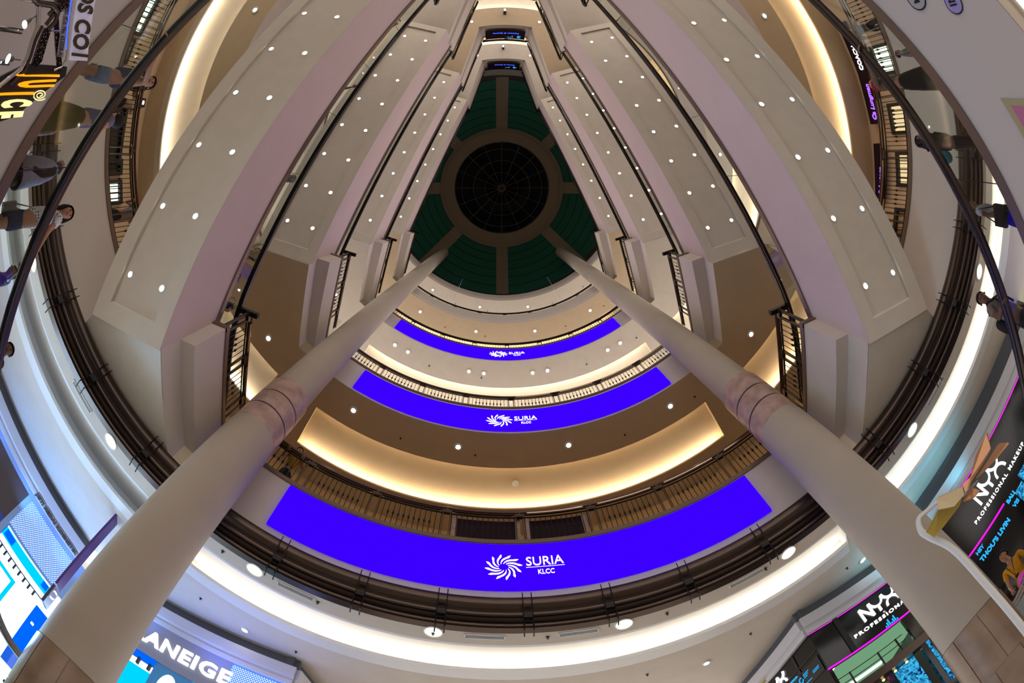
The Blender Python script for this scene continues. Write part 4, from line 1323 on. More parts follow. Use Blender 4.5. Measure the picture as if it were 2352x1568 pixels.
b.prism([(c0[0] + .20 * math.cos(2*PI*i/n), c0[1] + .38 * math.sin(2*PI*i/n)) for i in range(n)], LF, -.05, -.03)
b.build('glowing_drop', M['e_whitehot'], root)
box_on(LF, 1.3, 1.9, 2.6, 4.22, -.15, -.05).build('cyan_screen', M['e_cyan'], root)
LR_ = planefn((-4.28, 9.64), (-4.0, 12.5))
b = MB(); b.prism([(0, 5.5), (.12, 5.5), (.12, 5.26), (.06, 5.23), (.06, 5.2), (.09, 5.17), (.09, 5.08), (-.2, 5.08), (-.2, 5.5)], lambda u, v, d: LR_(d, v, u), 0, 2.9)
struct(b.build('trim_88', M['cornice']))
b = box_on(LR_, 0, 2.9, 0, 5.82, -.3, -.12); struct(b.build('wall_passage', M['slot']))
# --- left side shop
LS = shopfront('left_side', (-10.9, 4.55), (-9.5, 7.75), -3.0, 3.75, zc=5.52)
root = empty('shopfront', LS(2, 0, 0), 'blue lit cosmetics shopfront with perforated glowing panel and KEDAI KOSMETIK lettering', 'shopfront')
b = MB(); box_on(LS, -3, 4.3, 4.98, 5.12, -.1, .02, b); box_on(LS, 1.93, 4.3, 4.0, 5.1, -.1, 0, b); box_on(LS, 1.93, 2.08, 3.2, 5.1, -.1, .01, b); b.build('pale_blue_fascia', mat('pale_blue_fascia', (150, 172, 215), .5), root)
box_on(LS, -3, 1.93, 3.75, 4.98, -.1, 0).build('brown_board', mat('brown_board', (82, 66, 66), .5), root)
box_on(LS, 2.05, 3.70, 4.05, 4.98, 0, .012).build('perforated_panel', M['dots'], root)
dots(root, LS, 2.08, 3.68, 4.08, 4.96, .014)
b = MB(); wd = max(v[0] for v in text_geo('JISTI KEDAI KOSMETIK', .12, .006)[0]); kx = 1.42 / wd
put_text(b, 'JISTI KEDAI KOSMETIK', lambda u, v, d: LS(2.02 + u * kx, v, d + .10), .13, at=(0, 5.115), depth=.03, bold=.006)
b.build('brown_letters', mat('brown_letters', (84, 70, 66), .5), root)
box_on(LS, -3, 4.6, 0, 4.02, -1.5, -1.4).build('lit_interior', M['e_whitehot'], root)
b = MB(); box_on(LS, 1.6, 2.1, 3.55, 4.0, -.1, 0, b); b.build('blue_corner_panel', M['e_blue'], root)
b = MB(); box_on(LS, 2.1, 3.8, 3.80, 4.04, -.5, -.4, b); b.build('cyan_band', M['e_cyan'], root)
b = MB(); box_on(LS, 2.15, 2.45, 3.82, 4.0, -.38, -.34, b); box_on(LS, 3.45, 3.62, 3.86, 4.02, -.38, -.34, b); build_each(b, 'blue_product_block', M['e_blue'], root)
b = MB()
for i in range(9): 
    u = 2.1 + i * .17
    box_on(LS, u, u + .05, 3.52, 3.66, -.75, -.7, b)
box_on(LS, 1.9, 3.75, 3.66, 3.69, -.75, -.7, b)
build_each(b, 'track_spot', M['grille'], root)
box_on(LS, 1.6, 3.05, 2.3, 3.35, -.8, -.75).build('cyan_edge_panel', M['e_cyan'], root)
box_on(LS, 1.6, 2.95, 2.4, 3.25, -.75, -.74).build('white_panel', M['e_white'], root)
box_on(LS, 3.62, 4.25, 1.5, 3.35, -.2, -.1).build('blue_poster', M['e_blue'], root)
b = MB(); put_text(b, 'LA', LS, .16, at=(4.02, 2.55), depth=.02, bold=.01); box_on(LS, 3.72, 3.8, 2.85, 2.92, -.1, -.08, b); b.build('poster_letters', M['e_white'], root)
# blade sign hanging from the ceiling beside the left column
bp = Vector((-7.60, 6.77, 0)); vd = (bp - Vector((CAMPOS.x, CAMPOS.y, 0))).normalized(); sd_ = Vector((vd.y, -vd.x, 0)); bd = (vd * .9 + sd_ * .35).normalized(); bn = Vector((bd.y, -bd.x, 0))
root = empty('blade_sign', bp + Vector((0, 0, 3.6)), 'tall purple blade sign hanging from the ceiling left of the left column', 'sign')
b = MB(); b.box(bp + bd * .0 + Vector((0, 0, 4.70)), (.34, .05, 2.2), bd, bn); b.build('purple_blade', mat('purple_blade', (66, 28, 92), .4, emit=(60, 20, 110), es=.25), root)
root2 = root
b = MB(); b.box(bp + Vector((0, 0, 3.33)), (.36, .06, .46), bd, bn); b.build('letter_plate', mat('violet_grey_plate', (70, 56, 100), .4), root)
b = MB(); fnb = lambda u, v, d: tuple(bp + sd_ * u * .9 + Vector((0, 0, v)) - vd * (.10 + d)); put_text(b, 'C', fnb, .26, at=(-.09, 3.30), depth=.01, bold=.006); b.build('plate_letter', M['e_white'], root)

# --- kiosk with chrome tubes at the left rear
az = R_(-116); KC = Vector((CAMPOS.x + 3.4 * math.sin(az), CAMPOS.y + 3.4 * math.cos(az), 0)); KU = Vector((math.cos(az), -math.sin(az), 0)); KN = Vector((-math.sin(az), -math.cos(az), 0))
def KF(u, v, d): return tuple(KC + KU * u + KN * d + Vector((0, 0, v)))
root = empty('juice_kiosk', KF(.1, 0, 0), 'chrome tube juice kiosk with glittering strands in front of the left escalator', 'kiosk')
def kt(pts, r, m, name='chrome_tube', d=0): 
    b = MB(); b.tube([KF(u, v, d) for u, v in pts], r, 10); return b.build(name, m, root, smooth=True)
kt([(-.62, 2.45), (-.45, 2.62), (-.36, 2.84), (-.37, 2.99), (-.33, 3.09), (-.26, 3.10), (-.2, 3.06)], .024, M['bronze'])
kt([(-.34, 2.86), (-.21, 2.945), (-.11, 2.95), (.0, 2.97), (.09, 2.95), (.2, 2.80), (.34, 2.66)], .022, M['chrome'])
kt([(-.22, 2.99), (-.11, 2.985), (.0, 3.0), (.09, 3.0), (.2, 2.9)], .016, M['bronze'])
kt([(-.30, 3.0), (-.36, 3.03), (-.31, 3.05), (-.23, 3.02)], .022, M['bronze'], 'oval_loop')
kt([(-.55, 3.13), (-.43, 3.17), (-.20, 3.29), (-.08, 3.365), (-.02, 3.39), (.04, 3.37), (.07, 3.30)], .011, M['chrome'], 'neon_frame')
kt([(-.55, 3.12), (-.43, 3.155), (-.20, 3.275), (-.09, 3.34)], .006, M['e_signblue'], 'neon_line', .012)
kt([(-.20, 3.10), (-.215, 3.24)], .008, M['chrome'], 'bracket')
b = MB()
b.prism([(-.21, 3.02), (-.2, 3.09), (-.1, 3.11), (.02, 3.13), (.06, 3.10), (.05, 3.04), (-.05, 3.03), (-.12, 3.02)], KF, -.02, .02); b.build('glitter_strand', M['crystal'], root)
b = MB(); b.prism([(-.55, 2.94), (-.48, 3.12), (-.38, 3.15), (-.34, 3.11), (-.40, 3.0), (-.45, 2.93)], KF, -.02, .02); b.prism([(-.30, 3.12), (-.02, 3.34), (.06, 3.40), (.08, 3.36), (-.0, 3.30), (-.26, 3.10)], KF, -.03, -.005); b.build('glitter_strand', M['crystal'], root)
def quadmap(q, wd, ht):
    (a, b_, c, d_) = q       # bottom-left, bottom-right, top-right, top-left in (s,z)
    def f(u, v, d):
        x, y = u / wd, v / ht
        s = (1-x)*(1-y)*a[0] + x*(1-y)*b_[0] + x*y*c[0] + (1-x)*y*d_[0]
        z = (1-x)*(1-y)*a[1] + x*(1-y)*b_[1] + x*y*c[1] + (1-x)*y*d_[1]
        return KF(s, z, d)
    return f
b = MB(); b.prism([(-.56, 3.155), (-.02, 3.42), (-.04, 3.62), (-.56, 3.36)], KF, 0, .02); b.build('white_sign_panel', mat('lilac_white_panel', (205, 200, 222), .4, emit=(205, 200, 222), es=.25), root)
wd = max(v[0] for v in text_geo('DS CO1', 1, .03)[0])
b = MB(); put_text(b, 'DS CO1', quadmap(((-.545, 3.185), (-.055, 3.425), (-.065, 3.60), (-.55, 3.345)), wd, .72), 1, at=(0, 0), depth=.04, bold=.03); b.build('brown_letters', mat('umber_letters', (70, 52, 30), .4), root)
b = MB(); b.prism([(-.50, 3.075), (-.03, 3.275), (-.03, 3.345), (-.50, 3.145)], KF, 0, .006); b.build('number_plate', mat('clear_grey_plate', (150, 146, 150), .3), root)
wd = max(v[0] for v in text_geo('SDN. BHD. (Co. No. 653358-A)', 1)[0])
b = MB(); put_text(b, 'SDN. BHD. (Co. No. 653358-A)', quadmap(((-.49, 3.09), (-.035, 3.285), (-.035, 3.335), (-.49, 3.14)), wd, .72), 1, at=(0, 0), depth=.010); b.build('number_letters', M['black'], root)
b = MB(); b.prism([(.05, 3.0), (.03, 3.44), (.10, 3.46), (.42, 3.06), (.50, 2.7), (.16, 2.76)], KF, -.06, -.01); b.build('black_sign_back', M['black'], root)
for ch, q, m_ in (('J', ((.115, 3.03), (.135, 3.06), (.115, 3.38), (.08, 3.37)), 'e_orange'), ('U', ((.17, 2.99), (.22, 3.02), (.19, 3.36), (.13, 3.36)), 'e_orange'), ('I', ((.255, 2.82), (.275, 2.83), (.26, 3.17), (.235, 3.17)), 'e_orange'), ('C', ((.30, 2.88), (.36, 2.90), (.34, 3.18), (.285, 3.18)), 'e_cream'), ('E', ((.385, 2.80), (.44, 2.80), (.42, 3.12), (.375, 3.12)), 'e_cream')):
    vs = text_geo(ch, 1, .09)[0]; x0 = min(v[0] for v in vs); x1 = max(v[0] for v in vs)
    b = MB(); f0 = quadmap(q, x1 - x0, .74)
    put_text(b, ch, lambda u, v, d: f0(u - x0, v, d), 1, depth=.02, bold=.06)
    b.build('juice_letter', M[m_], root)
b = MB(); pts = []
for i in range(28):
    a = i * .5; r = .008 + .0016 * i; pts.append(KF(.255 + r * .8 * math.cos(a), 3.24 + r * 1.6 * math.sin(a), .02))
b.tube(pts, .005, 5); b.build('spiral_dot', M['e_cream'], root)
b = MB()
for q in range(6): b.tube([KF(-.6, 2.2, -.1), KF(-.6, 0, -.1)] if q == 0 else [KF(-.6 + .22 * q, 2.85, -.1), KF(-.6 + .22 * q, 0, -.1)], .02, 8)
b.build('kiosk_post', M['chrome'], root)
b = box_on(KF, -.7, .6, 0, 1.1, -.5, -.1); b.build('counter', M['wood'], root)
for (u, v, du, dv) in ((-.20, 2.80, -.045, .05), (.03, 2.76, .0, .08)):
    sp = empty('clip_spotlight', KF(u, v, .0), 'bright clip-on spotlight below the kiosk tubes, %s' % ('upper one' if u < 0 else 'lower one'), 'spotlight', 'clip-on spotlights of the kiosk')
    c0 = Vector(KF(u, v, 0)); c1 = Vector(KF(u + du, v + dv, -.02)); ax = (c0 - c1).normalized()
    b = MB(); b.lathe(c1, [(0, 0), (.018, 0), (.02, .03), (.035, .06), (.0, .06)], 14, axis=ax); b.build('lamp_body', M['steel'], sp, smooth=True)
    b = MB(); b.lathe(c1 + ax * .062, [(0, 0), (.034, 0)], 14, axis=ax); b.build('lamp_face', M['e_cool'], sp)
    b = MB(); b.tube([c1, Vector(KF(u + du * 2, v + dv * 2, -.02))], .006, 6); b.build('lamp_stem', M['steel'], sp)

# --- stickers and board on the right escalator side
PR = Vector((6.2, 2.1, 0)) + Vector((-W20.x, W20.y, 0)) * 1.305; UR = Vector((-U20.x, U20.y, 0)); NR = Vector((-W20.x, W20.y, 0))
def EF(t, z, d): return tuple(PR + UR * t + NR * d + Vector((0, 0, z)))
def pill(b, a, c, r, d0, d1, n=10):
    ang = math.atan2(c[1]-a[1], c[0]-a[0]); P = []
    for i in range(n+1): t = ang + PI/2 + PI*i/n; P.append((a[0]+r*math.cos(t), a[1]+r*math.sin(t)))
    for i in range(n+1): t = ang - PI/2 + PI*i/n; P.append((c[0]+r*math.cos(t), c[1]+r*math.sin(t)))
    b.prism(P, EF, d0, d1)
st = empty('wall_sticker', EF(3.4, 3.7, .01), 'lilac pill shaped sticker with bold dark letters on the right escalator side', 'sticker')
b = MB(); pill(b, (3.31, 3.60), (3.62, 3.56), .125, 0, .012); b.build('outline', M['black'], st)
b = MB(); pill(b, (3.31, 3.60), (3.62, 3.56), .112, .012, .016); b.build('sticker_face', mat('lilac_sticker', (158, 146, 205), .5), st)
b = MB(); put_text(b, 'INSS', lambda u, v, d: EF(3.27 + u * .98, 3.56 + v, d + .017), .15, at=(0, 0), depth=.004, bold=.003); b.build('sticker_letters', M['black'], st)
st = empty('wall_sticker', EF(3.4, 4.2, .01), 'grey rounded sticker beside the lilac one on the right escalator side', 'sticker')
b = MB(); pill(b, (3.46, 4.12), (3.80, 4.2), .14, 0, .012); b.build('outline', M['black'], st)
b = MB(); pill(b, (3.46, 4.12), (3.80, 4.2), .125, .012, .016); b.build('sticker_face', mat('grey_sticker', (168, 164, 175), .5), st)
b = MB(); put_text(b, 'M', lambda u, v, d: EF(3.40 + u, 4.08 + v, d + .017), .13, depth=.004, bold=.003); b.build('sticker_letters', M['black'], st)
st = empty('framed_board', EF(2.0, 2.8, .01), 'pink board with an olive frame on the right escalator side', 'board')
b = MB(); b.prism([(2.31, 3.42), (2.26, 2.0), (1.6, 2.0), (1.55, 3.0)], EF, 0, .015); b.build('olive_border', M['olive'], st)
b = MB(); b.prism([(2.24, 3.29), (2.2, 2.1), (1.66, 2.1), (1.62, 2.95)], EF, .015, .02); b.build('pink_face', M['pinkframe'], st)

# --- white pole with copper pinwheel blades in front of the right shop
pb = Vector((CAMPOS.x + 2.5 * math.sin(R_(59.3)), CAMPOS.y + 2.5 * math.cos(R_(59.3)), 0))
def polar(azc, elc, dist): 
    h = Vector((math.sin(R_(azc)), math.cos(R_(azc)), 0)); return Vector((CAMPOS.x, CAMPOS.y, 1.5)) + h * dist + Vector((0, 0, dist * math.tan(R_(elc))))
root = empty('pinwheel', pb, 'copper bladed pinwheel on a curved white pole in front of the right column', 'pinwheel')
hub = polar(64.6, 18.9, 2.55)
arm = [pb + Vector((0, 0, z)) for z in (0, .5, 1.0, 1.5, 1.9, 2.2)]
arm += [polar(58.35, 19.5, 2.5), polar(58.15, 21.0, 2.5), polar(58.9, 22.2, 2.5), polar(60.2, 22.0, 2.52), polar(62.3, 21.3, 2.54), polar(63.8, 20.0, 2.56), hub]
def catmull(P, n=6):
    out = []
    for i in range(len(P) - 1):
        a = P[max(i-1, 0)]; b_ = P[i]; c = P[i+1]; d = P[min(i+2, len(P)-1)]
        for j in range(n):
            t = j / n; out.append(.5 * ((2*b_) + (c-a)*t + (2*a-5*b_+4*c-d)*t*t + (-a+3*b_-3*c+d)*t**3))
    return out + [P[-1]]
ar = catmull(arm); b = MB(); b.tube(ar, .02, 12, rr=[.0205 if i < 40 else max(.008, .0205 - .0004 * (i - 40)) for i in range(len(ar))]); b.build('curved_pole', M['white'], root, smooth=True)
b = MB(); b.lathe(pb, [(0, 0), (.22, 0), (.22, .03), (.03, .05)], 24); b.build('pole_base', M['white'], root)
vd = (hub - CAMPOS).normalized()
def sph(azc, elc, dist): 
    return Vector((CAMPOS.x, CAMPOS.y, 1.5)) + Vector((math.sin(R_(azc)) * math.cos(R_(elc)), math.cos(R_(azc)) * math.cos(R_(elc)), math.sin(R_(elc)))) * dist
def blade(name, L, dists, m):
    P = [sph(a, e, d) for (a, e), d in zip(L, dists)]
    n = (P[1] - P[0]).cross(P[-1] - P[0]).normalized() * .002
    k = len(P); b = MB()
    b.add([p + n for p in P] + [p - n for p in P], [tuple(range(k)), tuple(range(k, 2*k))[::-1]] + [(i, (i+1) % k, (i+1) % k + k, i + k) for i in range(k)])
    return b.build(name, M[m], root)
blade('blade', [(66.4, 18.7), (66.6, 19.1), (69.2, 19.9), (72.0, 19.9), (72.25, 19.7), (70.9, 18.4), (70.5, 18.25)], [2.70, 2.70, 2.82, 2.95, 2.95, 2.9, 2.9], 'copper')
blade('blade', [(67.1, 18.35), (69.4, 18.0), (71.6, 17.7), (72.0, 17.45), (72.6, 16.45), (72.6, 16.2), (70, 17.1), (67.4, 18.1)], [2.7, 2.75, 2.8, 2.8, 2.75, 2.75, 2.7, 2.7], 'copper')
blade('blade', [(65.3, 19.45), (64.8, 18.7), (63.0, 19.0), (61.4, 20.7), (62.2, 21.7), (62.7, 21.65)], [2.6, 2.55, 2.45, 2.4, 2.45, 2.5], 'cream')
blade('blade', [(64.5, 18.75), (63.4, 18.45), (60.6, 18.7), (58.7, 18.9), (58.45, 20.3), (61.6, 20.75)], [2.55, 2.55, 2.5, 2.46, 2.44, 2.45], 'gold')
blade('blade', [(64.1, 18.35), (66.0, 18.15), (66.3, 17.0), (65.2, 17.25), (64.2, 18.1)], [2.6, 2.62, 2.6, 2.58, 2.58], 'copper')
blade('blade', [(65.5, 19.6), (66.8, 19.2), (66.4, 18.7), (64.9, 18.5)], [2.66, 2.70, 2.68, 2.64], 'copper')
b = MB(); c0 = sph(65.8, 18.35, 2.6); ax = (sph(66, 17, 2.6) - sph(66, 20, 2.6)).normalized()
ring = []
for i in range(25):
    a = 2 * PI * i / 24; ring.append(c0 + (sph(67.0, 18.1, 2.62) - sph(64.6, 18.6, 2.58)) * .5 * math.cos(a) + Vector((.012, -.01, .012)) * math.sin(a) + ax * .018 * math.sin(a))
b.tube(ring, .0035, 6); b.build('hub_ring', M['chrome'], root)
b = MB(); b.lathe(hub, [(0, -.02), (.014, -.02), (.014, .02), (0, .02)], 12, axis=vd); b.build('hub', M['chrome'], root)

# ------------------------------------------------------------------ people
def skin(verts, edges, radii, sub=2, rootv=0):
    me = bpy.data.meshes.new('s'); me.from_pydata([tuple(v) for v in verts], edges, []); me.update()
    o = bpy.data.objects.new('s', me); COL.objects.link(o)
    m = o.modifiers.new('k', 'SKIN'); m.use_smooth_shade = True; m.branch_smoothing = .3
    sv = me.skin_vertices[0].data
    for i, r in enumerate(radii):
        sv[i].radius = (r if isinstance(r, tuple) else (r, r))
        sv[i].use_root = (i == rootv)
    if sub:
        s = o.modifiers.new('u', 'SUBSURF'); s.levels = sub; s.render_levels = sub
    bpy.context.view_layer.update()
    dg = bpy.context.evaluated_depsgraph_get()
    ev = o.evaluated_get(dg); m2 = bpy.data.meshes.new_from_object(ev)
    vs = [tuple(v.co) for v in m2.vertices]; fs = [tuple(p.vertices) for p in m2.polygons]
    bpy.data.objects.remove(o); bpy.data.meshes.remove(me); bpy.data.meshes.remove(m2)
    return vs, fs
def hand_geo(wr, dr, side):
    """palm and five curled fingers from wrist wr, pointing along dr; returns MB"""
    dr = dr.normalized(); a = dr.cross(Vector((0, 0, 1)))
    a = a.normalized() if a.length > .1 else Vector((1, 0, 0)); n = a.cross(dr).normalized()
    V = [wr, wr + dr * .05, wr + dr * .085]; E = [(0, 1), (1, 2)]; Rr = [(.022, .016), (.036, .015), (.036, .013)]
    vs, fs = skin(V, E, Rr, 1); b = MB(); b.add(vs, fs)
    for i, l in enumerate((.062, .074, .070, .052)):
        o = a * (-.027 + .018 * i); p = wr + dr * .085 + o
        q = [p - dr * .02, p + dr * l * .45 - n * .008, p + dr * l * .8 - n * .028, p + dr * l * .85 - n * .05]
        b.tube(q, .008, 6, rr=[.0088, .0085, .0078, .006])
    s = -1 if side > 0 else 1
    p = wr + dr * .025 + a * .03 * s
    b.tube([p - a * .01 * s, p + a * .018 * s + dr * .025, p + a * .025 * s + dr * .055 - n * .012], .009, 6, rr=[.011, .010, .008])
    return b
SKIN = {}
def skinmat(i):
    cols = [(150, 104, 80), (176, 128, 100), (110, 74, 58), (196, 150, 122)]
    if i not in SKIN: SKIN[i] = mat('skin_tone', cols[i], .5, noise=.04, nscale=20)
    return SKIN[i]
CM = {}
def cloth(rgb, noise=.12, ns=14):
    k = (rgb, noise)
    if k not in CM: CM[k] = mat('cloth', rgb, .85, noise=noise, nscale=ns)
    return CM[k]
def dotcloth():
    m = bpy.data.materials.new('dotted_cloth'); m.use_nodes = True; nt = m.node_tree; b = nt.nodes['Principled BSDF']; b.inputs['Roughness'].default_value = .8
    tc = nt.nodes.new('ShaderNodeTexCoord'); v = nt.nodes.new('ShaderNodeTexVoronoi'); v.inputs['Scale'].default_value = 28; v.inputs['Randomness'].default_value = .2
    r = nt.nodes.new('ShaderNodeValToRGB'); r.color_ramp.interpolation = 'CONSTANT'; r.color_ramp.elements[0].color = (.03, .03, .05, 1); r.color_ramp.elements[1].position = .3; r.color_ramp.elements[1].color = (.75, .72, .78, 1)
    nt.links.new(tc.outputs['Object'], v.inputs['Vector']); nt.links.new(v.outputs['Distance'], r.inputs['Fac']); nt.links.new(r.outputs['Color'], b.inputs['Base Color'])
    return m
def person(pos, fwd, label, h=1.66, sk=1, top=(90, 90, 90), topmat=None, sleeve='short', bottom='trousers', bcol=(40, 40, 50), hair='short', hcol=(22, 16, 14), lean=0.0, leanside=0.0, reach=None, reach2=None, headturn=0.0, headdown=0.0, shoes=(30, 30, 34), extras=None, group=None):
    """pos = ground point of the feet; fwd = facing; reach / reach2 = world points for the right / left hand"""
    F = Vector((fwd.x, fwd.y, 0)).normalized(); Rt = Vector((F.y, -F.x, 0)); Z = Vector((0, 0, 1)); k = h / 1.70; pos = Vector(pos)
    def L(x, y, z): return pos + Rt * x * k + F * y * k + Z * z * k
    def T(x, y, z):   # torso points lean with the spine
        q = max(0, z - .92); return L(x + leanside * q, y + lean * q, z - .25 * (abs(lean) + abs(leanside)) * q * .4)
    root = empty('person', pos, label, 'person', group)
    pel = L(0, 0, .93); sp1 = T(0, 0, 1.08); ch = T(0, .01, 1.27); nb = T(0, 0, 1.42); nt_ = T(0, .01, 1.49)
    hd = F * math.cos(headturn) + Rt * math.sin(headturn)
    hd = (hd - Z * headdown).normalized()
    hup = (Z + hd * headdown).normalized()
    hc = nt_ + Z * .085 * k + hd * .025 * k
    V = [pel, sp1, ch, nb, nt_]; Rr = [(.125*k, .095*k), (.115*k, .085*k), (.135*k, .10*k), (.055*k), (.048*k)]
    E = [(0, 1), (1, 2), (2, 3), (3, 4)]
    V += [hc - hup * .045 * k + hd * .02 * k, hc + hup * .03 * k]; Rr += [.062 * k, .078 * k]; E += [(4, 5), (5, 6)]
    V.append(hc + hup * .075 * k); Rr.append(.055 * k); E.append((6, 7))
    arms = {}
    for s, tgt in ((1, reach), (-1, reach2)):
        sh = T(.175 * s, 0, 1.385)
        if tgt is not None:
            tg = Vector(tgt); v = tg - sh; ln = v.length; mx = .54 * k
            if ln > mx: tg = sh + v * (mx / ln); ln = mx
            wr = tg
            mid = (sh + wr) / 2; d = math.sqrt(max(0, (.275 * k) ** 2 - (ln / 2) ** 2)); dn = (Vector((0, 0, -1)) + Rt * s * .4 - F * .3).normalized()
            ax = (wr - sh).normalized(); dn = (dn - ax * dn.dot(ax)).normalized(); elb = mid + dn * d
        else:
            elb = T(.235 * s, -.02, 1.11); wr = T(.25 * s, .08, .87)
        i = len(V); V += [sh, elb, wr]; Rr += [.048 * k, .038 * k, .026 * k]; E += [(2, i), (i, i+1), (i+1, i+2)]
        arms[s] = (sh, elb, wr)
    for s in (1, -1):
        i = len(V); V += [L(.085*s, 0, .86), L(.095*s, .02, .48), L(.10*s, -.01, .09), L(.105*s, .12, .035)]; Rr += [.085*k, .056*k, .036*k, (.036*k, .026*k)]; E += [(0, i), (i, i+1), (i+1, i+2), (i+2, i+3)]
    vs, fs = skin(V, E, Rr, 2)
    b = MB(); b.add(vs, fs)
    # face relief: nose, ears
    right = hd.cross(hup).normalized()
    b.sphere(hc + hd * .082 * k + hup * -.002, .014 * k, 8)
    for s in (-1, 1): b.sphere(hc + right * .076 * s * k - hup * .004, .019 * k, 8, (.6, .8, 1.1))
    for s in (-1, 1):
        w = arms[s][2]; dr = (arms[s][2] - arms[s][1])
        hg = hand_geo(w, dr, s); b.add(hg.v, hg.f)
    b.build('body', skinmat(sk), root, smooth=True)
    b = MB()
    for s in (-1, 1): b.sphere(hc + hd * .073 * k + right * .030 * s * k + hup * .022 * k, .0095 * k, 8)
    build_each(b, 'eye', M['black'], root)
    b = MB(); b.tube([hc + hd * .073 * k + right * .022 * t * k - hup * (.040) * k for t in (-1, 0, 1)], .0055 * k, 6); b.build('mouth', mat('lip', (120, 60, 55), .5) if 'lip' not in bpy.data.materials else bpy.data.materials['lip'], root)
    # hair
    b = MB()
    def cap(back, sc=1.0, dz=0.0):
        c = hc - hd * .018 * k + hup * (.035 + dz) * k; n = 12
        o = len(b.v); rows = 8
        for i in range(rows + 1):
            ph = (PI * .60) * i / rows
            for j in range(n):
                th = 2 * PI * j / n; x, y, z = math.sin(ph) * math.cos(th), math.sin(ph) * math.sin(th), math.cos(ph)
                if y > .15: z = max(z, .18 + .25 * y); 
                b.v.append(tuple(c + right * x * .088 * sc * k + hd * y * .092 * sc * k + hup * z * .085 * sc * k))
        for i in range(rows):
            for j in range(n):
                q = (j + 1) % n; b.f.append((o+i*n+j, o+(i+1)*n+j, o+(i+1)*n+q, o+i*n+q))
    if hair in ('short', 'long', 'braid', 'bun'): cap(0)
    if hair == 'long':
        q = [hc - hd * .06 * k + hup * .03 * k, hc - hd * .085 * k - hup * .08 * k, nb - hd * .11 * k - Z * .06 * k, nb - hd * .12 * k - Z * .2 * k]
        vs, fs = skin(q, [(0, 1), (1, 2), (2, 3)], [(.075*k, .05*k), (.08*k, .045*k), (.07*k, .035*k), (.03*k, .02*k)], 2); b.add(vs, fs)
        for s in (-1, 1):
            b.tube([hc + right * .07 * s * k + hup * .03 * k, hc + right * .082 * s * k - hup * .06 * k, nb + right * .08 * s * k + hd * .03 * k - Z * .06 * k], .024 * k, 7, rr=[.024*k, .026*k, .012*k])
    if hair == 'braid':
        b.sphere(hc - hd * .035 * k + hup * .02 * k, .098 * k, 14)
        for i in range(9): b.sphere(hc - hd * (.07 + .006 * i) * k - hup * .03 * k - Z * .038 * i * k, (.036 - .0014 * i) * k, 8)
    if hair == 'bun': b.sphere(hc - hd * .09 * k + hup * .05 * k, .042 * k, 10)
    if hair == 'shaved': cap(0, .93)
    if hair == 'scarf':
        vs, fs = skin([hc + hup * .03 * k - hd * .02 * k, hc - hup * .05 * k - hd * .02 * k, nb - Z * .01, ch + Z * .06], [(0, 1), (1, 2), (2, 3)], [.098*k, .094*k, (.10*k, .09*k), (.16*k, .12*k)], 2); b.add(vs, fs)
    if b.v: b.build('headscarf' if hair == 'scarf' else 'hair', cloth(hcol, .2, 30), root, smooth=True)
    # top
    V = [T(0, 0, .95), T(0, 0, 1.10), T(0, .01, 1.28), T(0, 0, 1.395)]; Rr = [(.145*k, .115*k), (.135*k, .105*k), (.155*k, .12*k), (.085*k, .07*k)]; E = [(0, 1), (1, 2), (2, 3)]
    if sleeve != 'none':
        for s in (1, -1):
            sh, el, wr = arms[s]
            e2 = sh.lerp(el, .62) if sleeve == 'short' else el
            i = len(V); V += [sh, e2]; Rr += [.066 * k, .055 * k]; E += [(2, i), (i, i+1)]
            if sleeve == 'long': V.append(el.lerp(wr, .93)); Rr.append(.038 * k); E.append((i+1, i+2))
    vs, fs = skin(V, E, Rr, 2); b = MB(); b.add(vs, fs); b.build('top', topmat or cloth(top), root, smooth=True)
    # bottom
    b = MB()
    if bottom in ('trousers', 'shorts'):
        V = [L(0, 0, 1.02), L(0, 0, .86)]; Rr = [(.128*k, .10*k), (.14*k, .11*k)]; E = [(0, 1)]
        for s in (1, -1):
            i = len(V); V += [L(.088*s, 0, .80), L(.095*s, .02, .50)]; Rr += [.098*k, .075*k]; E += [(1, i), (i, i+1)]
            if bottom == 'trousers': V.append(L(.10*s, -.01, .10)); Rr.append(.055*k); E.append((i+1, i+2))
            else: V[-1] = L(.095*s, .01, .60); Rr[-1] = .090*k
        vs, fs = skin(V, E, Rr, 2); b.add(vs, fs)
    else:
        zb_ = .12 if bottom == 'long_skirt' else .45
        rows = [(.99, .135), (.90, .16), (.70, .19), (.45, .215)] + ([(.12, .25)] if zb_ < .2 else [])
        n = 24; o = 0
        for j, (z, r) in enumerate(rows):
            for i in range(n):
                a = 2 * PI * i / n; rr = r * (1 + .05 * math.sin(a * 7 + j) * (j > 1)); b.v.append(tuple(L(rr * math.cos(a), rr * .8 * math.sin(a), z)))
        for j in range(len(rows) - 1):
            for i in range(n): b.f.append((j*n+i, j*n+(i+1) % n, (j+1)*n+(i+1) % n, (j+1)*n+i))
        b.f.append(tuple(range(n)))
    b.build('trousers' if bottom == 'trousers' else ('shorts' if bottom == 'shorts' else 'skirt'), cloth(bcol), root, smooth=True)
    b = MB()
    for s in (1, -1): b.sphere(L(.105*s, .06, .045), .055 * k, 10, (1, 1, .8)); b.sphere(L(.105*s, .13, .038), .045 * k, 10, (1, 1, .75))
    b.build('shoes', cloth(shoes), root, smooth=True)
    if extras: extras(root, L, T, arms, hc, hd, k, F, Rt)
    return root
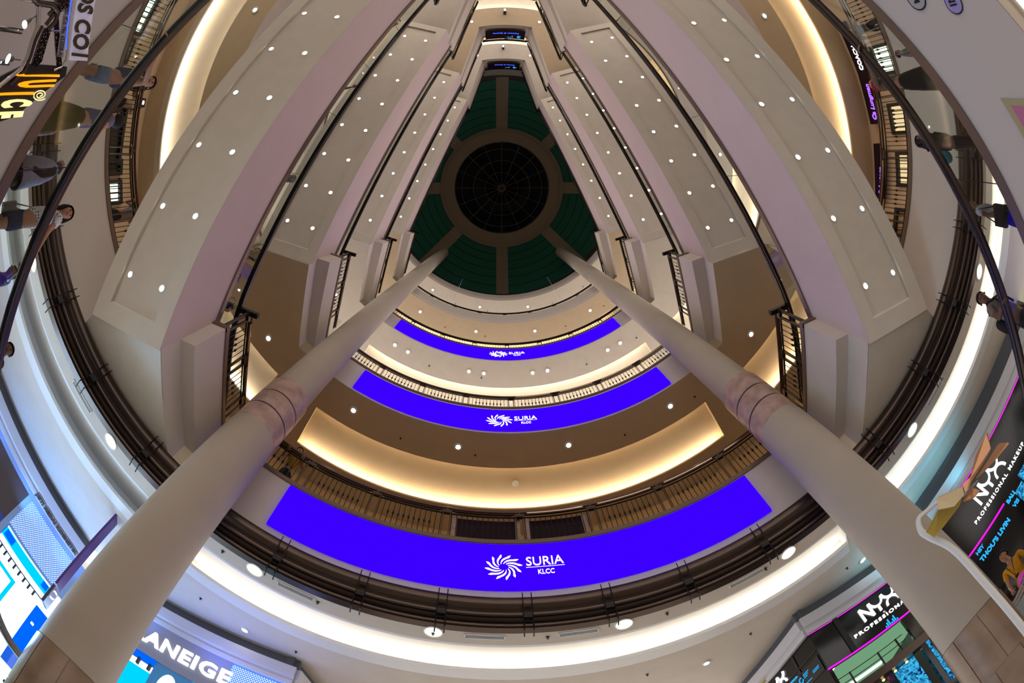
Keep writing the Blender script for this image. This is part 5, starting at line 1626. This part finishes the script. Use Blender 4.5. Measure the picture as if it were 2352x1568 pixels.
def backpack(col):
    def f(root, L, T, arms, hc, hd, k, F, Rt):
        c = T(0, -.2, 1.2); vs, fs = skin([c - Vector((0, 0, .16)), c + Vector((0, 0, .14))], [(0, 1)], [(.14, .10), (.12, .08)], 2); b = MB(); b.add(vs, fs); b.build('backpack', cloth(col), root, smooth=True)
        b = MB()
        for s in (-1, 1): b.tube([T(.09*s, -.12, 1.4), T(.10*s, .02, 1.46), T(.10*s, .13, 1.32), T(.12*s, .10, 1.1)], .018, 6)
        b.build('backpack_strap', cloth((24, 24, 28)), root)
    return f
def handbag(col, s=1):
    def f(root, L, T, arms, hc, hd, k, F, Rt):
        c = L(.26*s, .02, .82); b = MB(); b.box(c, (.09, .26, .20), Rt, F); b.tube([c + F * .1 + Vector((0, 0, .1)), T(.2*s, .02, 1.40), c - F * .1 + Vector((0, 0, .1))], .01, 6); b.build('bag', cloth(col), root)
    return f
def scarf_shawl(col):
    def f(root, L, T, arms, hc, hd, k, F, Rt):
        b = MB(); n = 20; rows = [(1.50, .09), (1.38, .18), (1.2, .24), (.95, .27), (.72, .29)]
        for j, (z, r) in enumerate(rows):
            for i in range(n):
                a = 2 * PI * i / n; b.v.append(tuple(T(r * math.cos(a) * (1 + .05 * math.sin(5*a + j)), r * .75 * math.sin(a), z)))
        for j in range(len(rows) - 1):
            for i in range(n): b.f.append((j*n+i, j*n+(i+1) % n, (j+1)*n+(i+1) % n, (j+1)*n+i))
        b.build('shawl', cloth(col), root, smooth=True)
    return f
def tablet(lit=True):
    def f(root, L, T, arms, hc, hd, k, F, Rt):
        p = (arms[1][2] + arms[-1][2]) / 2 + F * .08 + Vector((0, 0, .05)); b = MB(); b.box(p, (.22, .02, .16), Rt, F); b.build('tablet', M['black'], root)
        b = MB(); b.box(p - F * .012, (.19, .004, .13), Rt, F); b.box(p + F * .012, (.10, .004, .08), Rt, F); b.build('tablet_screen', M['e_tablet'], root)
    return f
def phone_on_lanyard(root, L, T, arms, hc, hd, k, F, Rt):
    b = MB(); b.tube([T(-.08, .05, 1.46), T(-.02, .16, 1.3), T(.04, .17, 1.15), T(.1, .05, 1.44)], .007, 6); b.box(T(.02, .18, 1.12), (.07, .03, .05), Rt, F); b.build('camera_strap', M['black'], root)
def plush(root, L, T, arms, hc, hd, k, F, Rt):
    c = L(-.05, .28, .95); b = MB(); b.lathe(c, [(0, -.02), (.15, -.02), (.15, .02), (0, .02)], 20, axis=F); b.build('round_fan', mat('striped_fan', (205, 150, 60), .5), root)
    b = MB(); b.lathe(c + F * .03, [(.0, 0), (.12, 0)], 20, axis=F); b.build('fan_face', mat('pink_fan_face', (215, 60, 190), .5, emit=(215, 60, 190), es=.3), root)
def EP(sg, t, lat, dz):
    f = esc_frame(sg, dz); z = SZ0 + 1.70 + t * T30
    return f(t, lat, z)
def rail_pt(sg, t, lat, dz, up=.93): 
    f = esc_frame(sg, dz); return f(t, lat, SZ0 + 1.70 + t * T30 + up)
UL = Vector((U20.x, U20.y, 0)); UR_ = Vector((-U20.x, U20.y, 0))
DL, DR = -11.90 - .30, -11.90 - .12
GL = 'riders on the lowest left escalator'; GR = 'riders on the lowest right escalator'
person(EP(-1, 2.43, .62, DL), UL, 'person in a blue sleeveless top and pale denim shorts on the lowest left escalator', h=1.78, sk=1, top=(52, 62, 96), sleeve='none', bottom='shorts', bcol=(120, 135, 160), hair='short', leanside=-.25, reach2=rail_pt(-1, 2.9, 1.24, DL), headturn=-1.2, headdown=.3, group=GL)
person(EP(-1, 1.92, .62, DL), UL, 'person with a dark braid in a yellow trimmed floral top and long olive skirt', h=1.72, sk=3, top=(120, 116, 140), sleeve='short', bottom='long_skirt', bcol=(92, 84, 40), hair='braid', hcol=(36, 24, 18), leanside=-.2, reach2=rail_pt(-1, 1.45, 1.24, DL), headturn=.9, group=GL)
person(EP(-1, 1.74, .1, DL), UL, 'small child with a pale grey hood between the olive skirt and the outer handrail', h=1.12, sk=3, top=(150, 140, 125), sleeve='long', bottom='trousers', bcol=(60, 45, 45), hair='scarf', hcol=(150, 140, 135), headturn=-1.0, group=GL)
person(EP(-1, 1.30, .35, DL), UL, 'person wrapped in a pale grey shawl over black clothes behind the left handrail', h=1.50, sk=1, top=(24, 20, 24), sleeve='long', bottom='long_skirt', bcol=(24, 18, 18), hair='scarf', hcol=(70, 62, 62), extras=scarf_shawl((150, 145, 165)), group=GL)
person(EP(-1, .86, .70, DL), UL, 'person with long dark hair in a black dotted white top and blue denim shorts', h=1.70, sk=1, topmat=dotcloth(), sleeve='short', bottom='shorts', bcol=(36, 54, 92), hair='long', leanside=-.25, reach2=rail_pt(-1, .45, 1.24, DL), headturn=-1.35, headdown=.1, extras=handbag((150, 140, 135), 1), group=GL)
person(EP(-1, .20, .45, DL), UL, 'person in an olive brown jacket and black trousers resting an arm on the left handrail', h=1.42, sk=2, top=(96, 78, 48), sleeve='short', bottom='trousers', bcol=(22, 22, 28), hair='short', reach2=rail_pt(-1, .55, 1.24, DL), group=GL)
person(EP(-1, -.55, .70, DL), UL, 'person with short black hair, lowest rider in the photo on the left escalator', h=1.62, sk=2, top=(40, 34, 40), sleeve='short', bottom='trousers', bcol=(24, 22, 28), hair='short', headturn=-.9, group=GL)
person(EP(1, 2.62, .72, DR), UR_, 'person in a red headscarf and brown patterned tunic with black skirt on the right escalator', h=1.62, sk=1, top=(112, 92, 76), sleeve='long', bottom='long_skirt', bcol=(20, 20, 22), hair='scarf', hcol=(150, 14, 18), leanside=.15, reach=rail_pt(1, 3.0, 1.24, DR), group=GR)
person(EP(1, 3.05, .15, DR), UR_, 'small child in a pale grey top beside the red headscarf on the right escalator', h=1.05, sk=1, top=(150, 158, 168), sleeve='short', bottom='trousers', bcol=(70, 60, 60), hair='short', group=GR)
person(EP(1, 1.80, .60, DR), UR_, 'person with dark hair in a black top carrying a teal backpack on the right escalator', h=1.56, sk=2, top=(28, 24, 24), sleeve='short', bottom='trousers', bcol=(30, 26, 28), hair='long', leanside=.15, reach=rail_pt(1, 2.2, 1.24, DR), extras=backpack((20, 112, 128)), group=GR)
person(EP(1, .95, .45, DR), UR_, 'person in a white shirt and bright blue skirt on the lowest right escalator', h=1.40, sk=2, top=(176, 176, 190), sleeve='short', bottom='long_skirt', bcol=(20, 20, 150), hair='short', extras=handbag((20, 20, 26), 1), group=GR)
person(EP(1, -.18, .72, DR), UR_, 'person with cropped hair, grey shirt and dark jeans on the lowest right escalator', h=1.80, sk=2, top=(120, 108, 104), sleeve='short', bottom='trousers', bcol=(40, 48, 60), hair='shaved', leanside=.12, lean=.1, reach=rail_pt(1, .1, 1.24, DR), headturn=.9, headdown=.2, extras=backpack((30, 30, 34)), group=GR)
yp = EP(1, -3.35, 1.0, DR); yp.z = EP(1, -3.0, 1.0, DR).z
person(yp, Vector((-.75, -.2, 0)), 'person in a yellow shirt holding a round fan before the black shopfront, bottom right', h=1.74, sk=1, top=(214, 150, 28), sleeve='short', bottom='trousers', bcol=(40, 36, 36), hair='short', headturn=.5, headdown=-.35, reach=yp + Vector((-.35, .1, 1.05)), extras=lambda *a: (phone_on_lanyard(*a), plush(*a)))
DA = -5.95; GA = 'riders on the second left escalator'
person(EP(-1, -.35, .80, DA), UL, 'person all in black riding the second left escalator, head above the handrail', h=1.66, sk=0, top=(20, 18, 22), sleeve='long', bottom='long_skirt', bcol=(18, 16, 18), hair='short', headturn=-1.0, group=GA)
person(EP(-1, -.85, .70, DA), UL, 'person in a violet top on the second left escalator below the rider in black', h=1.45, sk=1, top=(110, 84, 170), sleeve='short', bottom='trousers', bcol=(140, 130, 95), hair='short', group=GA)
person(EP(-1, -1.35, .75, DA), UL, 'person in a blue checked shirt stepping onto the second left escalator', h=1.58, sk=1, top=(56, 62, 110), sleeve='short', bottom='trousers', bcol=(36, 32, 38), hair='short', hcol=(50, 30, 24), headturn=-.8, group=GA)
person(EP(-1, 1.3, .75, DA), UL, 'person in a grey top halfway up the second left escalator with dark hair', h=1.62, sk=1, top=(120, 118, 124), sleeve='long', bottom='trousers', bcol=(30, 26, 28), hair='short', headturn=-1, group=GA)
person(EP(1, 3.75, .4, DA), UR_, 'person in black with a loose coat on the second right escalator', h=1.6, sk=0, top=(22, 20, 20), sleeve='long', bottom='long_skirt', bcol=(20, 18, 18), hair='short', group=None)
person(EP(-1, 3.7, .4, DA), UL, 'person in black further up the second left escalator', h=1.6, sk=0, top=(22, 20, 22), sleeve='short', bottom='trousers', bcol=(20, 18, 22), hair='short', reach2=rail_pt(-1, 3.9, 1.24, DA), group=None)
# people on the first gallery leaning by the railing
def on_gal(az, R=9.0): return PO(R, az, ZB[1] + .0, C1)
for az, R, lab, kw in ((-99.5, 8.95, 'person in dark clothes holding up a lit tablet behind the left first gallery railing', dict(top=(30, 24, 28), tab=1)),
                   (-96.6, 8.95, 'person in a beige top with a lit tablet beside another on the left first gallery', dict(top=(196, 168, 140), tab=1)),
                   (-79.5, 9.0, 'person in a grey shirt behind the left first gallery railing, beside the big underside', dict(top=(150, 148, 148))),
                   (110.5, 8.95, 'person in grey and orange leaning on the right first gallery railing', dict(top=(90, 100, 100))),
                   (-33.5, 8.95, 'person with dark hair and a yellow top behind the front railing near the left column', dict(top=(160, 120, 30)))):
    p = on_gal(az, R); Fd = Vector((-p.x, -p.y, 0)).normalized(); Rt = Vector((Fd.y, -Fd.x, 0)); t_ = kw.pop('tab', 0)
    a = dict(reach=p + Fd * .28 + Rt * .1 + Vector((0, 0, 1.28)), reach2=p + Fd * .28 - Rt * .1 + Vector((0, 0, 1.28)), extras=tablet()) if t_ else dict(reach=p + Fd * .42 + Rt * .2 + Vector((0, 0, 1.05)), reach2=p + Fd * .42 - Rt * .2 + Vector((0, 0, 1.05)), lean=.3)
    person(p, Fd, lab, h=1.64, sk=1, sleeve='short', bottom='trousers', bcol=(34, 30, 36), hair='short', **a, **kw)

# ------------------------------------------------------------------ shop light, and added uplights that tint the ceiling
def added_uplight(p, energy, col, size=1.9, tgt=(0, 0, -1), r=.06):
    l = bpy.data.lights.new('lamp', 'SPOT'); l.energy = energy; l.color = col; l.spot_size = size; l.spot_blend = .8; l.shadow_soft_size = r
    o = bpy.data.objects.new('lamp', l); COL.objects.link(o); o.location = p; o.rotation_euler = Vector(tgt).to_track_quat('-Z', 'Y').to_euler(); return o
def area(p, d, w, h, e, col, nm='shop_light'):
    l = bpy.data.lights.new(nm, 'AREA'); l.shape = 'RECTANGLE'; l.size = w; l.size_y = h; l.energy = e; l.color = col
    o = bpy.data.objects.new(nm, l); COL.objects.link(o); o.location = p; o.rotation_euler = Vector(d).to_track_quat('-Z', 'Y').to_euler(); return o
# blue-white light spilling from the open cosmetics shops on the left
area(Vector(LS(1.2, 3.0, -1.2)), Vector((.75, -.33, .25)), 5, 1.6, 520, (.35, .62, 1.0))
area(Vector(LF(-.5, 3.0, -1.2)), Vector((.25, -.9, .25)), 1.6, 1.6, 160, (.35, .6, 1.0))
for (q, e, c_) in ((LS(.3, 4.3, .5), 50, (.12, .36, 1)), (LS(2.0, 4.4, .5), 65, (.12, .38, 1)), (LS(3.4, 4.4, .5), 50, (.12, .36, 1)), (LF(-.3, 4.5, .5), 42, (.14, .34, 1)), (LF(1.6, 4.5, .5), 36, (.16, .24, 1)), (LF(2.9, 4.3, .5), 20, (.2, .26, 1)),
                   (RS(-.6, 4.7, .45), 26, (.15, .72, 1)), (RS(.9, 4.9, .45), 16, (.15, .72, 1)), (RF(2.3, 5.0, .4), 12, (.15, .75, 1))):
    added_uplight(q, e, c_, size=2.7, tgt=(0, 0, 1), r=0.0)  # unseen lamps added before the shopfronts to throw a coloured glow on the ceiling
